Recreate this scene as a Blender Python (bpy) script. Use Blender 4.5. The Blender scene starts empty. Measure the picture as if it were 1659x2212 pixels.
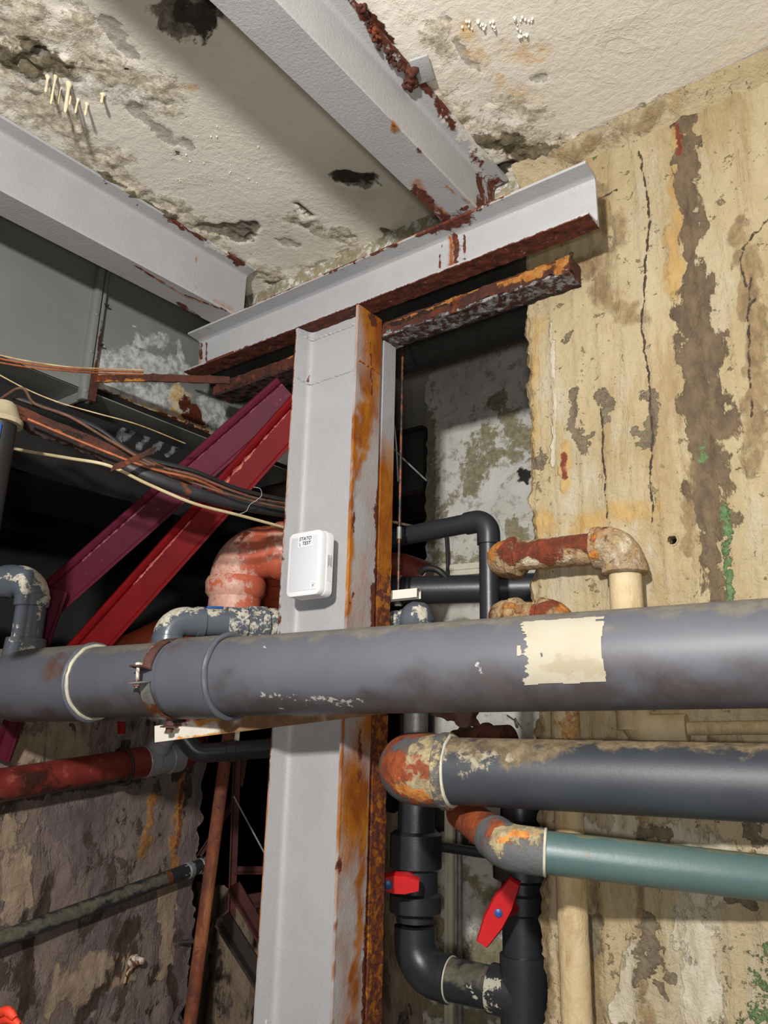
import bpy, bmesh, math, random
import numpy as np
from mathutils import Vector, Matrix

# ---------------------------------------------------------------- camera
SC = bpy.context.scene
COL = SC.collection
FPX, PITCH, ROLL, YAW = 1700.0, math.radians(16.2), math.radians(1.41), math.radians(37.4)
EYE = np.array([0.0, 0.0, 1.6])
F0 = np.array([-math.sin(YAW), math.cos(YAW), 0.0])
R0 = np.array([math.cos(YAW), math.sin(YAW), 0.0])
FW = F0 * math.cos(PITCH) + np.array([0, 0, math.sin(PITCH)])
U0 = np.cross(R0, FW)
CR = math.cos(ROLL) * R0 + math.sin(ROLL) * U0
CU = -math.sin(ROLL) * R0 + math.cos(ROLL) * U0
cd = bpy.data.cameras.new('camera')
cam = bpy.data.objects.new('camera', cd)
COL.objects.link(cam)
cd.sensor_fit = 'VERTICAL'
cd.sensor_height = 36.0
cd.sensor_width = 27.0
cd.lens = 36.0 * FPX / 2212.0
cd.clip_start = 0.02
cam.matrix_world = Matrix(((CR[0], CU[0], -FW[0], EYE[0]), (CR[1], CU[1], -FW[1], EYE[1]),
                           (CR[2], CU[2], -FW[2], EYE[2]), (0, 0, 0, 1)))
SC.camera = cam

# ---------------------------------------------------------------- world and lights
w = bpy.data.worlds.new('world')
SC.world = w
w.use_nodes = True
w.node_tree.nodes['Background'].inputs[0].default_value = (0.9, 0.95, 1.0, 1)
w.node_tree.nodes['Background'].inputs[1].default_value = 0.015
SC.view_settings.view_transform = 'Standard'
SC.view_settings.look = 'None'
SC.view_settings.gamma = 1.0
SC.view_settings.use_curve_mapping = False
SC.view_settings.exposure = 0.0


def area(name, loc, target, size, size_y, power, col=(1, 1, 1)):
    ld = bpy.data.lights.new(name, 'AREA')
    ld.shape = 'RECTANGLE'
    ld.size, ld.size_y = size, size_y
    ld.energy = power
    ld.color = col
    o = bpy.data.objects.new(name, ld)
    COL.objects.link(o)
    o.location = loc
    o.rotation_euler = (Vector(target) - Vector(loc)).to_track_quat('-Z', 'Y').to_euler()
    return o


LAMP = (-0.10, -0.75, 2.40)
area('lamp_light', LAMP, (-1.0, 1.5, 2.1), 0.11, 0.11, 84, (1.0, 0.97, 0.93))
area('fill_light', (0.12, -0.25, 1.56), (-1.0, 1.6, 1.7), 0.10, 0.10, 13, (1.0, 0.98, 0.96))  # fill added near the camera to lift the shadows, no lamp stands here

# ---------------------------------------------------------------- helpers: projection
A3 = lambda *p: np.array(p, float)


def ray(x, y):
    return (FW * FPX + CR * (x - 829.5) - CU * (y - 1106.0)) / FPX


def pl(x, y, n, c):
    """the point of the plane n = c that is seen at pixel x, y of the photograph"""
    i = 'xyz'.index(n)
    d = ray(x, y)
    return EYE + d * (c - EYE[i]) / d[i]


def pd(x, y, d):
    return EYE + ray(x, y) * d


def PL(pts, n, c):
    return [pl(x, y, n, c) for x, y in pts]


def nrm(v):
    v = np.asarray(v, float)
    return v / np.linalg.norm(v)


# ---------------------------------------------------------------- helpers: noise
def vnoise(P):
    P = np.asarray(P, float)
    I = np.floor(P).astype(np.int64)
    f = P - I
    f = f * f * (3 - 2 * f)

    def h(i, j, k):
        n = (i * 73856093) ^ (j * 19349663) ^ (k * 83492791)
        n = (n ^ (n >> 13)) * 1274126177 & 0x7fffffff
        n = (n ^ (n >> 16)) * 668265263 & 0x7fffffff
        return (n & 0xffff) / 65535.0
    r = 0
    for a in (0, 1):
        for b in (0, 1):
            for c in (0, 1):
                wt = (f[:, 0] if a else 1 - f[:, 0]) * (f[:, 1] if b else 1 - f[:, 1]) * (f[:, 2] if c else 1 - f[:, 2])
                r = r + wt * h(I[:, 0] + a, I[:, 1] + b, I[:, 2] + c)
    return r


def fbm(P, s, o=3):
    P = np.asarray(P, float)
    r = 0
    a = 1.0
    t = 0
    for k in range(o):
        r = r + a * vnoise(P * s + 17.3 * k)
        t += a
        a *= 0.5
        s *= 2.1
    return r / t


# ---------------------------------------------------------------- helpers: materials
def C(r, g, b):
    f = lambda c: (c / 255 / 12.92) if c / 255 <= 0.04045 else ((c / 255 + 0.055) / 1.055) ** 2.4
    return (f(r), f(g), f(b), 1.0)


def L(a, c1, c2=None, n=25, amp=0.4, w=0.1, rough=None, st=None, c_n=None):
    return dict(a=a, c=(c1, c2 or c1), n=n, amp=amp, w=w, rough=rough, st=st, cn=c_n or n * 1.7)


def Uq(t, c1, c2=None, n=10, w=0.05, rough=None, st=None, op=1.0):
    return dict(a=None, t=t, c=(c1, c2 or c1), n=n, w=w, rough=rough, st=st, cn=n * 2.3, op=op)


def M(name, c1, c2, n=8, layers=(), rough=0.6, bump=0.2, bn=60, bd=0.004, metal=0.0, spec=0.5, st=None):
    m = bpy.data.materials.new(name)
    m.use_nodes = True
    nt = m.node_tree
    N, K = nt.nodes, nt.links
    bs = N['Principled BSDF']
    tc = N.new('ShaderNodeTexCoord')
    seed = [0.0]

    def noise(scale, stv=None, det=7):
        t = N.new('ShaderNodeTexNoise')
        t.inputs['Scale'].default_value = scale
        t.inputs['Detail'].default_value = det
        t.inputs['Roughness'].default_value = 0.7
        t.inputs['Distortion'].default_value = 0.35
        mp = N.new('ShaderNodeMapping')
        seed[0] += 3.7
        mp.inputs['Location'].default_value = (seed[0], seed[0] * 0.7, -seed[0])
        mp.inputs['Scale'].default_value = stv or (1, 1, 1)
        K.new(tc.outputs['Object'], mp.inputs['Vector'])
        K.new(mp.outputs[0], t.inputs['Vector'])
        return t.outputs['Fac']

    def mix(fac, a, b):
        x = N.new('ShaderNodeMix')
        x.data_type = 'RGBA'
        K.new(fac, x.inputs[0])
        for s, v in ((6, a), (7, b)):
            if isinstance(v, tuple):
                x.inputs[s].default_value = v
            else:
                K.new(v, x.inputs[s])
        return x.outputs[2]

    def mixf(fac, a, b):
        x = N.new('ShaderNodeMix')
        K.new(fac, x.inputs[0])
        for s, v in ((2, a), (3, b)):
            if isinstance(v, float):
                x.inputs[s].default_value = v
            else:
                K.new(v, x.inputs[s])
        return x.outputs[0]

    def rng(v, lo, hi, op=1.0):
        r = N.new('ShaderNodeMapRange')
        r.interpolation_type = 'SMOOTHSTEP'
        r.inputs[1].default_value, r.inputs[2].default_value = lo, hi
        r.inputs[3].default_value, r.inputs[4].default_value = 0, op
        K.new(v, r.inputs[0])
        return r.outputs[0]
    col = mix(rng(noise(n, st), 0.3, 0.7), c1, c2)
    ro = float(rough)
    hgt = None
    for l in layers:
        nz = noise(l['n'], l['st'])
        if l['a']:
            at = N.new('ShaderNodeAttribute')
            at.attribute_name = l['a']
            ma = N.new('ShaderNodeMath')
            ma.operation = 'MULTIPLY_ADD'
            K.new(nz, ma.inputs[0])
            ma.inputs[1].default_value = 3.6 * l['amp']
            ma.inputs[2].default_value = -1.8 * l['amp']
            gt = N.new('ShaderNodeMath')
            gt.operation = 'MULTIPLY'
            gt.use_clamp = True
            K.new(at.outputs['Fac'], gt.inputs[0])
            gt.inputs[1].default_value = 3.0
            ad = N.new('ShaderNodeMath')
            ad.operation = 'MULTIPLY_ADD'
            K.new(ma.outputs[0], ad.inputs[0])
            K.new(gt.outputs[0], ad.inputs[1])
            K.new(at.outputs['Fac'], ad.inputs[2])
            f = rng(ad.outputs[0], 0.5 - l['w'], 0.5 + l['w'])
        else:
            f = rng(nz, l['t'] - l['w'], l['t'] + l['w'], l['op'])
        lc = mix(rng(noise(l['cn'], l['st']), 0.35, 0.65), l['c'][0], l['c'][1])
        col = mix(f, col, lc)
        if l['rough'] is not None:
            ro = mixf(f, ro, float(l['rough']))
        if hgt is None:
            hgt = f
        else:
            ad = N.new('ShaderNodeMath')
            ad.operation = 'MAXIMUM'
            K.new(hgt, ad.inputs[0])
            K.new(f, ad.inputs[1])
            hgt = ad.outputs[0]
    K.new(col, bs.inputs['Base Color'])
    if isinstance(ro, float):
        bs.inputs['Roughness'].default_value = ro
    else:
        K.new(ro, bs.inputs['Roughness'])
    bs.inputs['Metallic'].default_value = metal
    bs.inputs['Specular IOR Level'].default_value = spec
    if bump:
        h = noise(bn, None, 4)
        if hgt is not None:
            ad = N.new('ShaderNodeMath')
            ad.operation = 'MULTIPLY_ADD'
            K.new(hgt, ad.inputs[0])
            ad.inputs[1].default_value = 0.5
            K.new(h, ad.inputs[2])
            h = ad.outputs[0]
        b = N.new('ShaderNodeBump')
        b.inputs['Strength'].default_value = bump
        b.inputs['Distance'].default_value = bd
        K.new(h, b.inputs['Height'])
        K.new(b.outputs[0], bs.inputs['Normal'])
    return m


# ---------------------------------------------------------------- helpers: meshes (V, F) in world coordinates
def cat(*ms):
    V, F, o = [], [], 0
    for v, f in ms:
        V.append(np.asarray(v, float))
        F += [tuple(i + o for i in q) for q in f]
        o += len(v)
    return np.vstack(V), F


def frame(d):
    d = nrm(d)
    a = np.cross(d, A3(0, 0, 1))
    if np.linalg.norm(a) < 1e-3:
        a = A3(1, 0, 0)
    a = nrm(a)
    return a, np.cross(d, a)


def path(pts, bend=0.0, seg=8, step=None):
    """polyline with rounded corners"""
    pts = [np.asarray(p, float) for p in pts]
    out = [pts[0]]
    for i in range(1, len(pts) - 1):
        p, c, q = pts[i - 1], pts[i], pts[i + 1]
        a, b = nrm(p - c), nrm(q - c)
        an = math.acos(max(-1, min(1, a @ b)))
        if bend <= 0 or an > 3.1:
            out.append(c)
            continue
        t = min(bend / math.tan(an / 2), 0.49 * np.linalg.norm(p - c), 0.49 * np.linalg.norm(q - c)) if i not in (1, len(pts) - 2) else \
            min(bend / math.tan(an / 2), 0.95 * np.linalg.norm(p - c) if i == 1 else 0.49 * np.linalg.norm(p - c),
                0.95 * np.linalg.norm(q - c) if i == len(pts) - 2 else 0.49 * np.linalg.norm(q - c))
        r = t * math.tan(an / 2)
        ctr = c + nrm(a + b) * (r / math.sin(an / 2))
        s, e = c + a * t - ctr, c + b * t - ctr
        tot = math.acos(max(-1, min(1, nrm(s) @ nrm(e))))
        for k in range(seg + 1):
            x = k / seg
            out.append(ctr + (math.sin((1 - x) * tot) * s + math.sin(x * tot) * e) / math.sin(tot))
    out.append(pts[-1])
    if step:
        o2 = [out[0]]
        for p, q in zip(out[:-1], out[1:]):
            k = max(1, int(np.linalg.norm(q - p) / step))
            o2 += [p + (q - p) * (j + 1) / k for j in range(k)]
        out = o2
    return out


def curve(pts, k=6):
    """smooth Catmull-Rom curve through points"""
    P = [np.asarray(p, float) for p in pts]
    P = [2 * P[0] - P[1]] + P + [2 * P[-1] - P[-2]]
    o = []
    for i in range(1, len(P) - 2):
        for j in range(k):
            t = j / k
            a, b, c, d = P[i - 1:i + 3]
            o.append(0.5 * (2 * b + (c - a) * t + (2 * a - 5 * b + 4 * c - d) * t * t + (3 * b - a - 3 * c + d) * t ** 3))
    o.append(P[-2])
    return o


def tube(pts, r, n=20, caps=True, prof=None):
    pts = [np.asarray(p, float) for p in pts]
    m = len(pts)
    rs = [r] * m if np.isscalar(r) else list(r)
    T = [nrm(pts[min(i + 1, m - 1)] - pts[max(i - 1, 0)]) for i in range(m)]
    a, b = frame(T[0])
    V, F = [], []
    for i in range(m):
        if i:
            a = nrm(a - T[i] * (a @ T[i]))
            b = np.cross(T[i], a)
        for k in range(n):
            t = 2 * math.pi * k / n
            V.append(pts[i] + rs[i] * (a * math.cos(t) + b * math.sin(t)))
    for i in range(m - 1):
        for k in range(n):
            k2 = (k + 1) % n
            F.append((i * n + k, i * n + k2, (i + 1) * n + k2, (i + 1) * n + k))
    if caps:
        F.append(tuple(range(n))[::-1])
        F.append(tuple((m - 1) * n + k for k in range(n)))
    return np.array(V), F


def lathe(p, d, prof, n=28, ridge=None, caps=True):
    """rings of radius r at distance t along the axis d from p"""
    d = nrm(d)
    a, b = frame(d)
    V, F = [], []
    for t, r in prof:
        for k in range(n):
            an = 2 * math.pi * k / n
            rr = r
            if ridge and ridge[2] <= t <= ridge[3]:
                rr = r * (1 + (ridge[1] if (k // ridge[0]) % 2 else 0))
            V.append(p + d * t + rr * (a * math.cos(an) + b * math.sin(an)))
    m = len(prof)
    for i in range(m - 1):
        for k in range(n):
            k2 = (k + 1) % n
            F.append((i * n + k, i * n + k2, (i + 1) * n + k2, (i + 1) * n + k))
    if caps:
        F.append(tuple(range(n))[::-1])
        F.append(tuple((m - 1) * n + k for k in range(n)))
    return np.array(V), F


def collar(p, d, ln, r, ch=0.003, n=28, ridge=None):
    """a short ring fitting centred on p"""
    d = nrm(d)
    return lathe(p - d * ln / 2, d, [(0, r - ch), (ch * 0.8, r), (ln / 2, r), (ln - ch * 0.8, r), (ln, r - ch)], n, ridge)


def ring(p, d, R, r, n=40, k=10):
    d = nrm(d)
    a, b = frame(d)
    V, F = [], []
    for i in range(n):
        t = 2 * math.pi * i / n
        u = a * math.cos(t) + b * math.sin(t)
        for j in range(k):
            s = 2 * math.pi * j / k
            V.append(p + u * (R + r * math.cos(s)) + d * r * math.sin(s))
    for i in range(n):
        for j in range(k):
            i2, j2 = (i + 1) % n, (j + 1) % k
            F.append((i * k + j, i2 * k + j, i2 * k + j2, i * k + j2))
    return np.array(V), F


def box(c, h, ax=None, bev=0.0, seg=2):
    """box of half sizes h about c along the axes ax, with bevelled edges"""
    bm = bmesh.new()
    bmesh.ops.create_cube(bm, size=2.0)
    for v in bm.verts:
        v.co = Vector((v.co.x * h[0], v.co.y * h[1], v.co.z * h[2]))
    if bev:
        bmesh.ops.bevel(bm, geom=list(bm.edges), offset=bev, segments=seg, profile=0.5, affect='EDGES')
    bm.verts.index_update()
    V = np.array([v.co[:] for v in bm.verts])
    F = [tuple(v.index for v in f.verts) for f in bm.faces]
    bm.free()
    ax = np.eye(3) if ax is None else np.array([nrm(a) for a in ax])
    return V @ ax + np.asarray(c, float), F


def sweep(prof, p0, p1, a, b, step=0.012, sub=0.008):
    """a closed profile of (a, b) coordinates carried from p0 to p1"""
    P = []
    m = len(prof)
    for i in range(m):
        u, v = A3(*prof[i]), A3(*prof[(i + 1) % m])
        k = max(1, int(np.linalg.norm(v - u) / sub)) if sub else 1
        P += [u + (v - u) * j / k for j in range(k)]
    P = np.array(P)
    p0, p1 = np.asarray(p0, float), np.asarray(p1, float)
    n = len(P)
    S = max(1, int(np.linalg.norm(p1 - p0) / step))
    ring_ = P[:, :1] * np.asarray(a, float) + P[:, 1:] * np.asarray(b, float)
    V = np.vstack([ring_ + p0 + (p1 - p0) * s / S for s in range(S + 1)])
    F = []
    for s in range(S):
        for k in range(n):
            k2 = (k + 1) % n
            F.append((s * n + k, s * n + k2, (s + 1) * n + k2, (s + 1) * n + k))
    F.append(tuple(range(n))[::-1])
    F.append(tuple(S * n + k for k in range(n)))
    return V, F


def gridm(us, vs, fn, keep=None):
    U_, V_ = np.meshgrid(us, vs, indexing='ij')
    P = fn(U_.ravel(), V_.ravel())
    nv = len(vs)
    F = []
    for i in range(len(us) - 1):
        for j in range(nv - 1):
            if keep is None or keep((us[i] + us[i + 1]) / 2, (vs[j] + vs[j + 1]) / 2):
                F.append((i * nv + j, (i + 1) * nv + j, (i + 1) * nv + j + 1, i * nv + j + 1))
    return P, F


def dense(lo, a, b, hi, step, coarse=0.25):
    """coordinates that are close together between a and b only"""
    o = list(np.arange(a, b + step / 2, step))
    if lo < a:
        o = list(np.linspace(lo, a, max(2, int((a - lo) / coarse) + 1)))[:-1] + o
    if hi > b:
        o = o + list(np.linspace(o[-1], hi, max(2, int((hi - b) / coarse) + 1)))[1:]
    return np.array(o)


def capsule(V, pts, r):
    """1 on the polyline, 0.5 at distance r, with a ragged outline"""
    pts = [np.asarray(p, float) for p in pts]
    if len(pts) == 1:
        pts = pts * 2
    Q = np.array(pts)
    lo, hi = Q.min(0) - 3.2 * r, Q.max(0) + 3.2 * r
    m = np.all((V > lo) & (V < hi), axis=1)
    out = np.zeros(len(V))
    if not m.any():
        return out
    W = V[m]
    if r > .0045:
        f = .55 / r
        W = W + (np.stack([fbm(W + 3.3, f, 3), fbm(W + 11.7, f, 3), fbm(W + 29.1, f, 3)], 1) - 0.5) * 2.6 * r
    elif r > .0022:
        W = W + (np.stack([fbm(W + 3.3, 90, 2), fbm(W + 11.7, 90, 2), fbm(W + 29.1, 90, 2)], 1) - 0.5) * 1.6 * r
    best = np.full(len(W), 1e9)
    for p, q in zip(pts[:-1], pts[1:]):
        d = q - p
        l2 = d @ d
        t = np.clip(((W - p) @ d) / l2, 0, 1) if l2 > 1e-12 else np.zeros(len(W))
        best = np.minimum(best, np.linalg.norm(W - p - t[:, None] * d, axis=1))
    out[m] = np.clip(1 - 0.5 * best / r, 0, 1)
    return out


WL = {}


def make(name, VF, mat, parent=None, feats=(), sharp=35, disp=None, recalc=False, **kw):
    V, F = VF
    V = np.array(V, float)
    att = {}
    for f in feats:
        val = f[1](V) if callable(f[1]) else capsule(V, f[1], f[2]) * (f[3] if len(f) > 3 else 1.0)
        att[f[0]] = np.maximum(att.get(f[0], 0), val)
    if disp is not None:
        V = disp(V, att)
    if parent is not None:
        org = WL[parent.name]
    else:
        org = A3((V[:, 0].min() + V[:, 0].max()) / 2, (V[:, 1].min() + V[:, 1].max()) / 2, V[:, 2].min())
    me = bpy.data.meshes.new(name)
    me.from_pydata([tuple(v) for v in V - org], [], F)
    if recalc:
        bm = bmesh.new()
        bm.from_mesh(me)
        bmesh.ops.recalc_face_normals(bm, faces=bm.faces)
        bm.to_mesh(me)
        bm.free()
    for k, v in att.items():
        a = me.attributes.new(k, 'FLOAT', 'POINT')
        a.data.foreach_set('value', np.broadcast_to(v, (len(V),)).astype(np.float32))
    me.polygons.foreach_set('use_smooth', [True] * len(me.polygons))
    me.set_sharp_from_angle(angle=math.radians(sharp))
    me.materials.append(mat)
    o = bpy.data.objects.new(name, me)
    COL.objects.link(o)
    if parent is not None:
        o.parent = parent
    else:
        o.location = org
    WL[o.name] = org
    for k, v in kw.items():
        o[k] = v
    return o


def thing(name, label, cat_, loc, group=None):
    o = bpy.data.objects.new(name, None)
    COL.objects.link(o)
    o.empty_display_size = 0.05
    o.location = tuple(loc)
    WL[o.name] = np.asarray(loc, float)
    o['label'], o['category'], o['kind'] = label, cat_, 'thing'
    if group:
        o['group'] = group
    return o


def T(label, cat_, group=None):
    d = dict(label=label, category=cat_, kind='thing')
    if group:
        d['group'] = group
    return d


def lump(amp, s):
    return lambda V, a: V + (np.stack([fbm(V, s), fbm(V + 9.1, s), fbm(V + 31.7, s)], 1) - 0.5) * amp


# ---------------------------------------------------------------- materials
RUST = (C(92, 38, 18), C(52, 22, 14))
OCHRE = (C(190, 124, 44), C(150, 78, 22))
m_steel = M('grey_painted_steel', C(166, 166, 167), C(158, 158, 160), 6, [
    L('pale', C(215, 212, 204), C(190, 185, 175), 40),
    L('ochre', C(166, 104, 30), C(128, 66, 20), n=9, amp=0.22, w=0.3, st=(1, 1, .5)),
    L('rust', C(104, 44, 18), C(54, 23, 14), n=45, amp=0.5, w=0.12, rough=0.85)], rough=0.45, bump=0.55, bn=150, bd=0.0025)
m_rust = M('flaking_rust', C(86, 40, 22), C(44, 22, 16), 14, [
    Uq(0.6, C(140, 66, 22), C(104, 46, 18), 16, 0.08),
    L('ochre', C(168, 118, 52), C(146, 84, 28), 30),
    L('grey', C(150, 150, 150), C(96, 92, 92), 38, amp=0.5, w=0.06),
    L('dark', C(40, 20, 16), C(24, 14, 12), 30)], rough=0.85, bump=0.9, bn=70, bd=0.008)
m_pole = M('orange_brown_rust', C(112, 54, 26), C(70, 32, 18), 22, [
    Uq(0.58, C(142, 88, 50), C(120, 68, 36), 14, 0.08, st=(1, 1, 0.35)), Uq(0.64, C(46, 24, 16), None, 30, 0.05)], rough=0.8, bump=0.5, bn=90)
m_ceil = M('stained_ceiling_plaster', C(230, 224, 212), C(220, 213, 199), 3, [
    Uq(0.60, C(216, 207, 190), C(206, 198, 182), 5, 0.05, op=0.7),
    Uq(0.70, C(176, 170, 158), None, 30, 0.02, op=0.6),
    L('flake', C(186, 182, 172), C(160, 154, 142), 22, amp=0.45, w=0.05),
    L('ochre', C(206, 158, 96), C(222, 196, 144), 20, amp=0.4, w=0.3),
    L('grime', C(160, 149, 126), C(218, 209, 190), 16, amp=0.7, w=0.12, rough=0.9, c_n=60),
    L('pale', C(228, 226, 218), C(170, 166, 152), 60, amp=0.5, w=0.08),
    L('olive', C(122, 112, 86), C(84, 76, 60), 26, amp=0.6, w=0.14, c_n=70),
    L('spall', C(140, 132, 116), C(96, 90, 78), 30, amp=0.3, w=0.07, rough=0.95),
    L('dark', C(60, 54, 44), C(42, 38, 32), 30, amp=0.4, w=0.1),
    L('rust', *RUST, n=40)], rough=0.62, bump=0.5, bn=45, bd=0.006)
m_wall = M('water_stained_concrete', C(170, 155, 124), C(152, 136, 102), 5, [
    Uq(0.56, C(144, 122, 82), C(134, 110, 72), 7, 0.09, st=(1, 1, 0.2), op=0.75),
    Uq(0.59, C(172, 165, 146), C(164, 154, 132), 9, 0.08, st=(1, 1, 0.25), op=0.7),
    Uq(0.64, C(112, 96, 70), C(126, 108, 80), 40, 0.04, op=0.75),
    L('pale', C(184, 177, 158), C(168, 157, 132), 24, amp=0.55, st=(1, 1, 0.4)),
    L('ochre', C(156, 124, 70), C(170, 144, 94), 12, amp=0.5, w=0.3, st=(1, 1, 0.4)),
    L('brown', C(110, 92, 66), C(140, 118, 84), 16, amp=0.6, w=0.25, st=(1, 1, 0.5), c_n=50),
    L('flake', C(112, 100, 80), C(88, 77, 61), 40, amp=0.65, w=0.05),
    L('stain', C(78, 64, 48), C(104, 87, 64), 24, amp=0.65, w=0.10, st=(1, 1, 0.5), c_n=30),
    L('dark', C(66, 52, 40), C(48, 38, 30), 50, amp=0.5, w=0.14),
    L('moss', C(58, 92, 48), C(98, 118, 78), 70, amp=0.75, w=0.12),
    L('rust', C(116, 48, 24), C(92, 36, 18), 40, w=0.2)], rough=0.8, bump=0.9, bn=48, bd=0.008, st=(1, 1, 0.4))
m_lwall = M('mottled_peeling_wall', C(128, 112, 102), C(106, 93, 86), 4, [
    Uq(0.53, C(88, 74, 76), C(108, 94, 96), 5, 0.04, st=(1, 1, 0.5)),
    Uq(0.585, C(64, 53, 45), C(80, 67, 57), 7, 0.02, st=(1, 1, 0.6)),
    Uq(0.62, C(54, 44, 37), C(44, 36, 30), 12, 0.02, st=(1, 1, 0.6)),
    L('pale', C(156, 138, 116), C(136, 116, 96), 16, amp=0.55, w=0.06, st=(1, 1, 0.4)),
    L('dark', C(48, 36, 28), C(72, 56, 44), 22, amp=0.5, w=0.1, st=(1, 1, 0.4)),
    L('ochre', C(170, 120, 60), C(140, 90, 40), 20, w=0.2),
    L('rust', C(132, 60, 26), C(84, 40, 20), 30)], rough=0.8, bump=0.8, bn=40, bd=0.008)
m_back = M('grey_dirty_plaster', C(206, 204, 196), C(186, 184, 174), 3, [
    Uq(0.6, C(150, 146, 132), C(128, 122, 104), 24, 0.08, op=0.8),
    L('grime', C(118, 112, 88), C(150, 140, 112), 26, amp=0.55, w=0.12),
    L('dark', C(40, 37, 33), C(28, 26, 24), 20, amp=0.5)], rough=0.85, bump=0.6, bn=50, bd=0.006)
m_black = M('black_wrap_and_gloom', C(18, 17, 17), C(11, 11, 12), 4, [L('pale', C(120, 122, 124), C(70, 72, 74), 30, amp=0.55, w=0.15)], rough=0.8, bump=0.3)  # black wrapping; on the far walls and tank it stands in for darkness
m_room = M('grey_room_plaster', C(150, 146, 138), C(132, 128, 120), 3, rough=0.85, bump=0.3)
m_duct = M('grey_duct_sheet', C(126, 128, 124), C(116, 119, 116), 2, [
    Uq(0.74, C(190, 192, 190), None, 60, 0.02),
    L('pale', C(196, 198, 196), C(140, 142, 138), 26, amp=0.55, w=0.16),
    L('ochre', C(176, 128, 56), C(200, 190, 160), 20, amp=0.5, w=0.18),
    L('rust', C(88, 42, 24), C(60, 28, 20), 24, amp=0.45)], rough=0.4, bump=0.15, bn=60, metal=0.1)
m_pipe = M('dusty_grey_pvc', C(90, 93, 101), C(82, 85, 94), 3, [
    Uq(0.60, C(92, 88, 88), C(84, 80, 80), 5, 0.15, st=(0.5, 1, 1), op=0.5),
    L('dust', C(112, 108, 100), C(96, 92, 84), 20, amp=0.4, w=0.25, rough=0.8),
    L('grime', C(66, 60, 62), C(78, 72, 74), 9, amp=0.35, w=0.35),
    L('scuff', C(182, 180, 176), C(150, 148, 146), 70, amp=0.55, w=0.06),
    L('rust', C(98, 70, 56), C(84, 64, 56), 20, amp=0.5, w=0.3)], rough=0.5, bump=0.12, bn=120, bd=0.001)
m_fit = M('grey_pvc_fitting', C(92, 98, 106), C(84, 90, 100), 4, [
    L('lime', C(206, 202, 188), C(168, 160, 140), 55, amp=0.6, w=0.06, rough=0.9),
    L('rust', C(150, 84, 46), C(120, 70, 44), 40, amp=0.5)], rough=0.28, bump=0.25, bn=60, bd=0.003)
m_cream = M('cream_sealant', C(200, 194, 166), C(168, 166, 156), 30, rough=0.5, bump=0.3)
m_label = M('aged_paper', C(176, 171, 156), C(168, 160, 140), 6, [L('dark', C(90, 84, 78), None, 60, w=0.05), L('stain', C(158, 147, 124), None, 30, w=0.2)], rough=0.75, bump=0.15, bn=60, bd=0.001)
m_dpipe = M('dark_grey_pipe', C(58, 62, 68), C(48, 52, 58), 5, [
    L('dust', C(132, 116, 88), C(92, 78, 58), 22, amp=0.55, w=0.2, rough=0.85),
    L('lime', C(160, 150, 126), C(120, 112, 92), 45, amp=0.6, w=0.1)], rough=0.5, bump=0.2, bn=60, bd=0.002)
m_elbow = M('rust_stained_fitting', C(92, 92, 92), C(76, 80, 84), 14, [
    L('rust', C(150, 74, 36), C(104, 46, 26), 16, amp=0.6, w=0.14),
    L('lime', C(168, 152, 116), C(120, 110, 86), 30, amp=0.6, w=0.1),
    L('ochre', C(196, 134, 62), C(160, 92, 40), 36, amp=0.6, w=0.08)], rough=0.7, bump=0.7, bn=45, bd=0.004)
m_teal = M('teal_green_pipe', C(78, 100, 97), C(68, 92, 92), 4, [
    L('dust', C(112, 110, 84), C(98, 100, 84), 20, amp=0.5, w=0.2), L('rust', C(116, 82, 56), None, 50, amp=0.5)], rough=0.4, bump=0.1)
m_black_pipe = M('black_pvc', C(44, 46, 50), C(36, 38, 42), 5, [
    L('dust', C(100, 96, 82), C(76, 74, 64), 30, amp=0.5, w=0.2), L('lime', C(176, 172, 154), None, 60, amp=0.6, w=0.06)], rough=0.38, bump=0.1)
m_lime = M('lime_crusted_rusty_pipe', C(180, 156, 118), C(146, 108, 68), 40, [
    Uq(0.62, C(120, 74, 38), C(160, 112, 62), 60, 0.06),
    L('white', C(206, 194, 170), C(186, 168, 138), 30, amp=0.4, w=0.2),
    L('rust', C(128, 56, 24), C(90, 38, 20), 15, amp=0.55, w=0.12),
    L('ochre', C(196, 132, 52), C(168, 96, 36), 24, amp=0.55, w=0.15)], rough=0.85, bump=1.0, bn=110, bd=0.008)
m_creampipe = M('cream_painted_pipe', C(192, 174, 140), C(178, 156, 116), 10, [
    Uq(0.56, C(160, 132, 88), C(188, 170, 132), 12, 0.08, st=(1, 1, 0.3)), L('rust', C(150, 96, 46), C(190, 150, 90), 60, amp=0.6, w=0.1)], rough=0.7, bump=0.6, bn=60)
m_redA = M('dark_crimson_paint', C(88, 20, 42), C(72, 17, 36), 6, [
    L('scuff', C(146, 92, 104), C(116, 56, 70), 40, amp=0.5, w=0.10)], rough=0.55, bump=0.12, bn=60, spec=0.15)
m_redB = M('red_paint', C(112, 7, 12), C(92, 6, 10), 5, [
    L('scuff', C(184, 116, 100), C(160, 70, 64), 40, amp=0.5, w=0.10)], rough=0.55, bump=0.1, bn=50, spec=0.12)
m_salmon = M('salmon_drain_pipe', C(196, 104, 76), C(178, 84, 58), 8, [
    L('lime', C(206, 164, 146), C(190, 138, 120), 38, amp=0.6, w=0.06),
    L('rust', C(120, 52, 24), C(92, 36, 18), 24, amp=0.5, w=0.12)], rough=0.5, bump=0.4, bn=50, bd=0.003)
m_orange = M('orange_drain_pipe', C(176, 76, 40), C(156, 62, 34), 8, [L('lime', C(196, 130, 96), None, 40, amp=0.6)], rough=0.5, bump=0.2)
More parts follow.
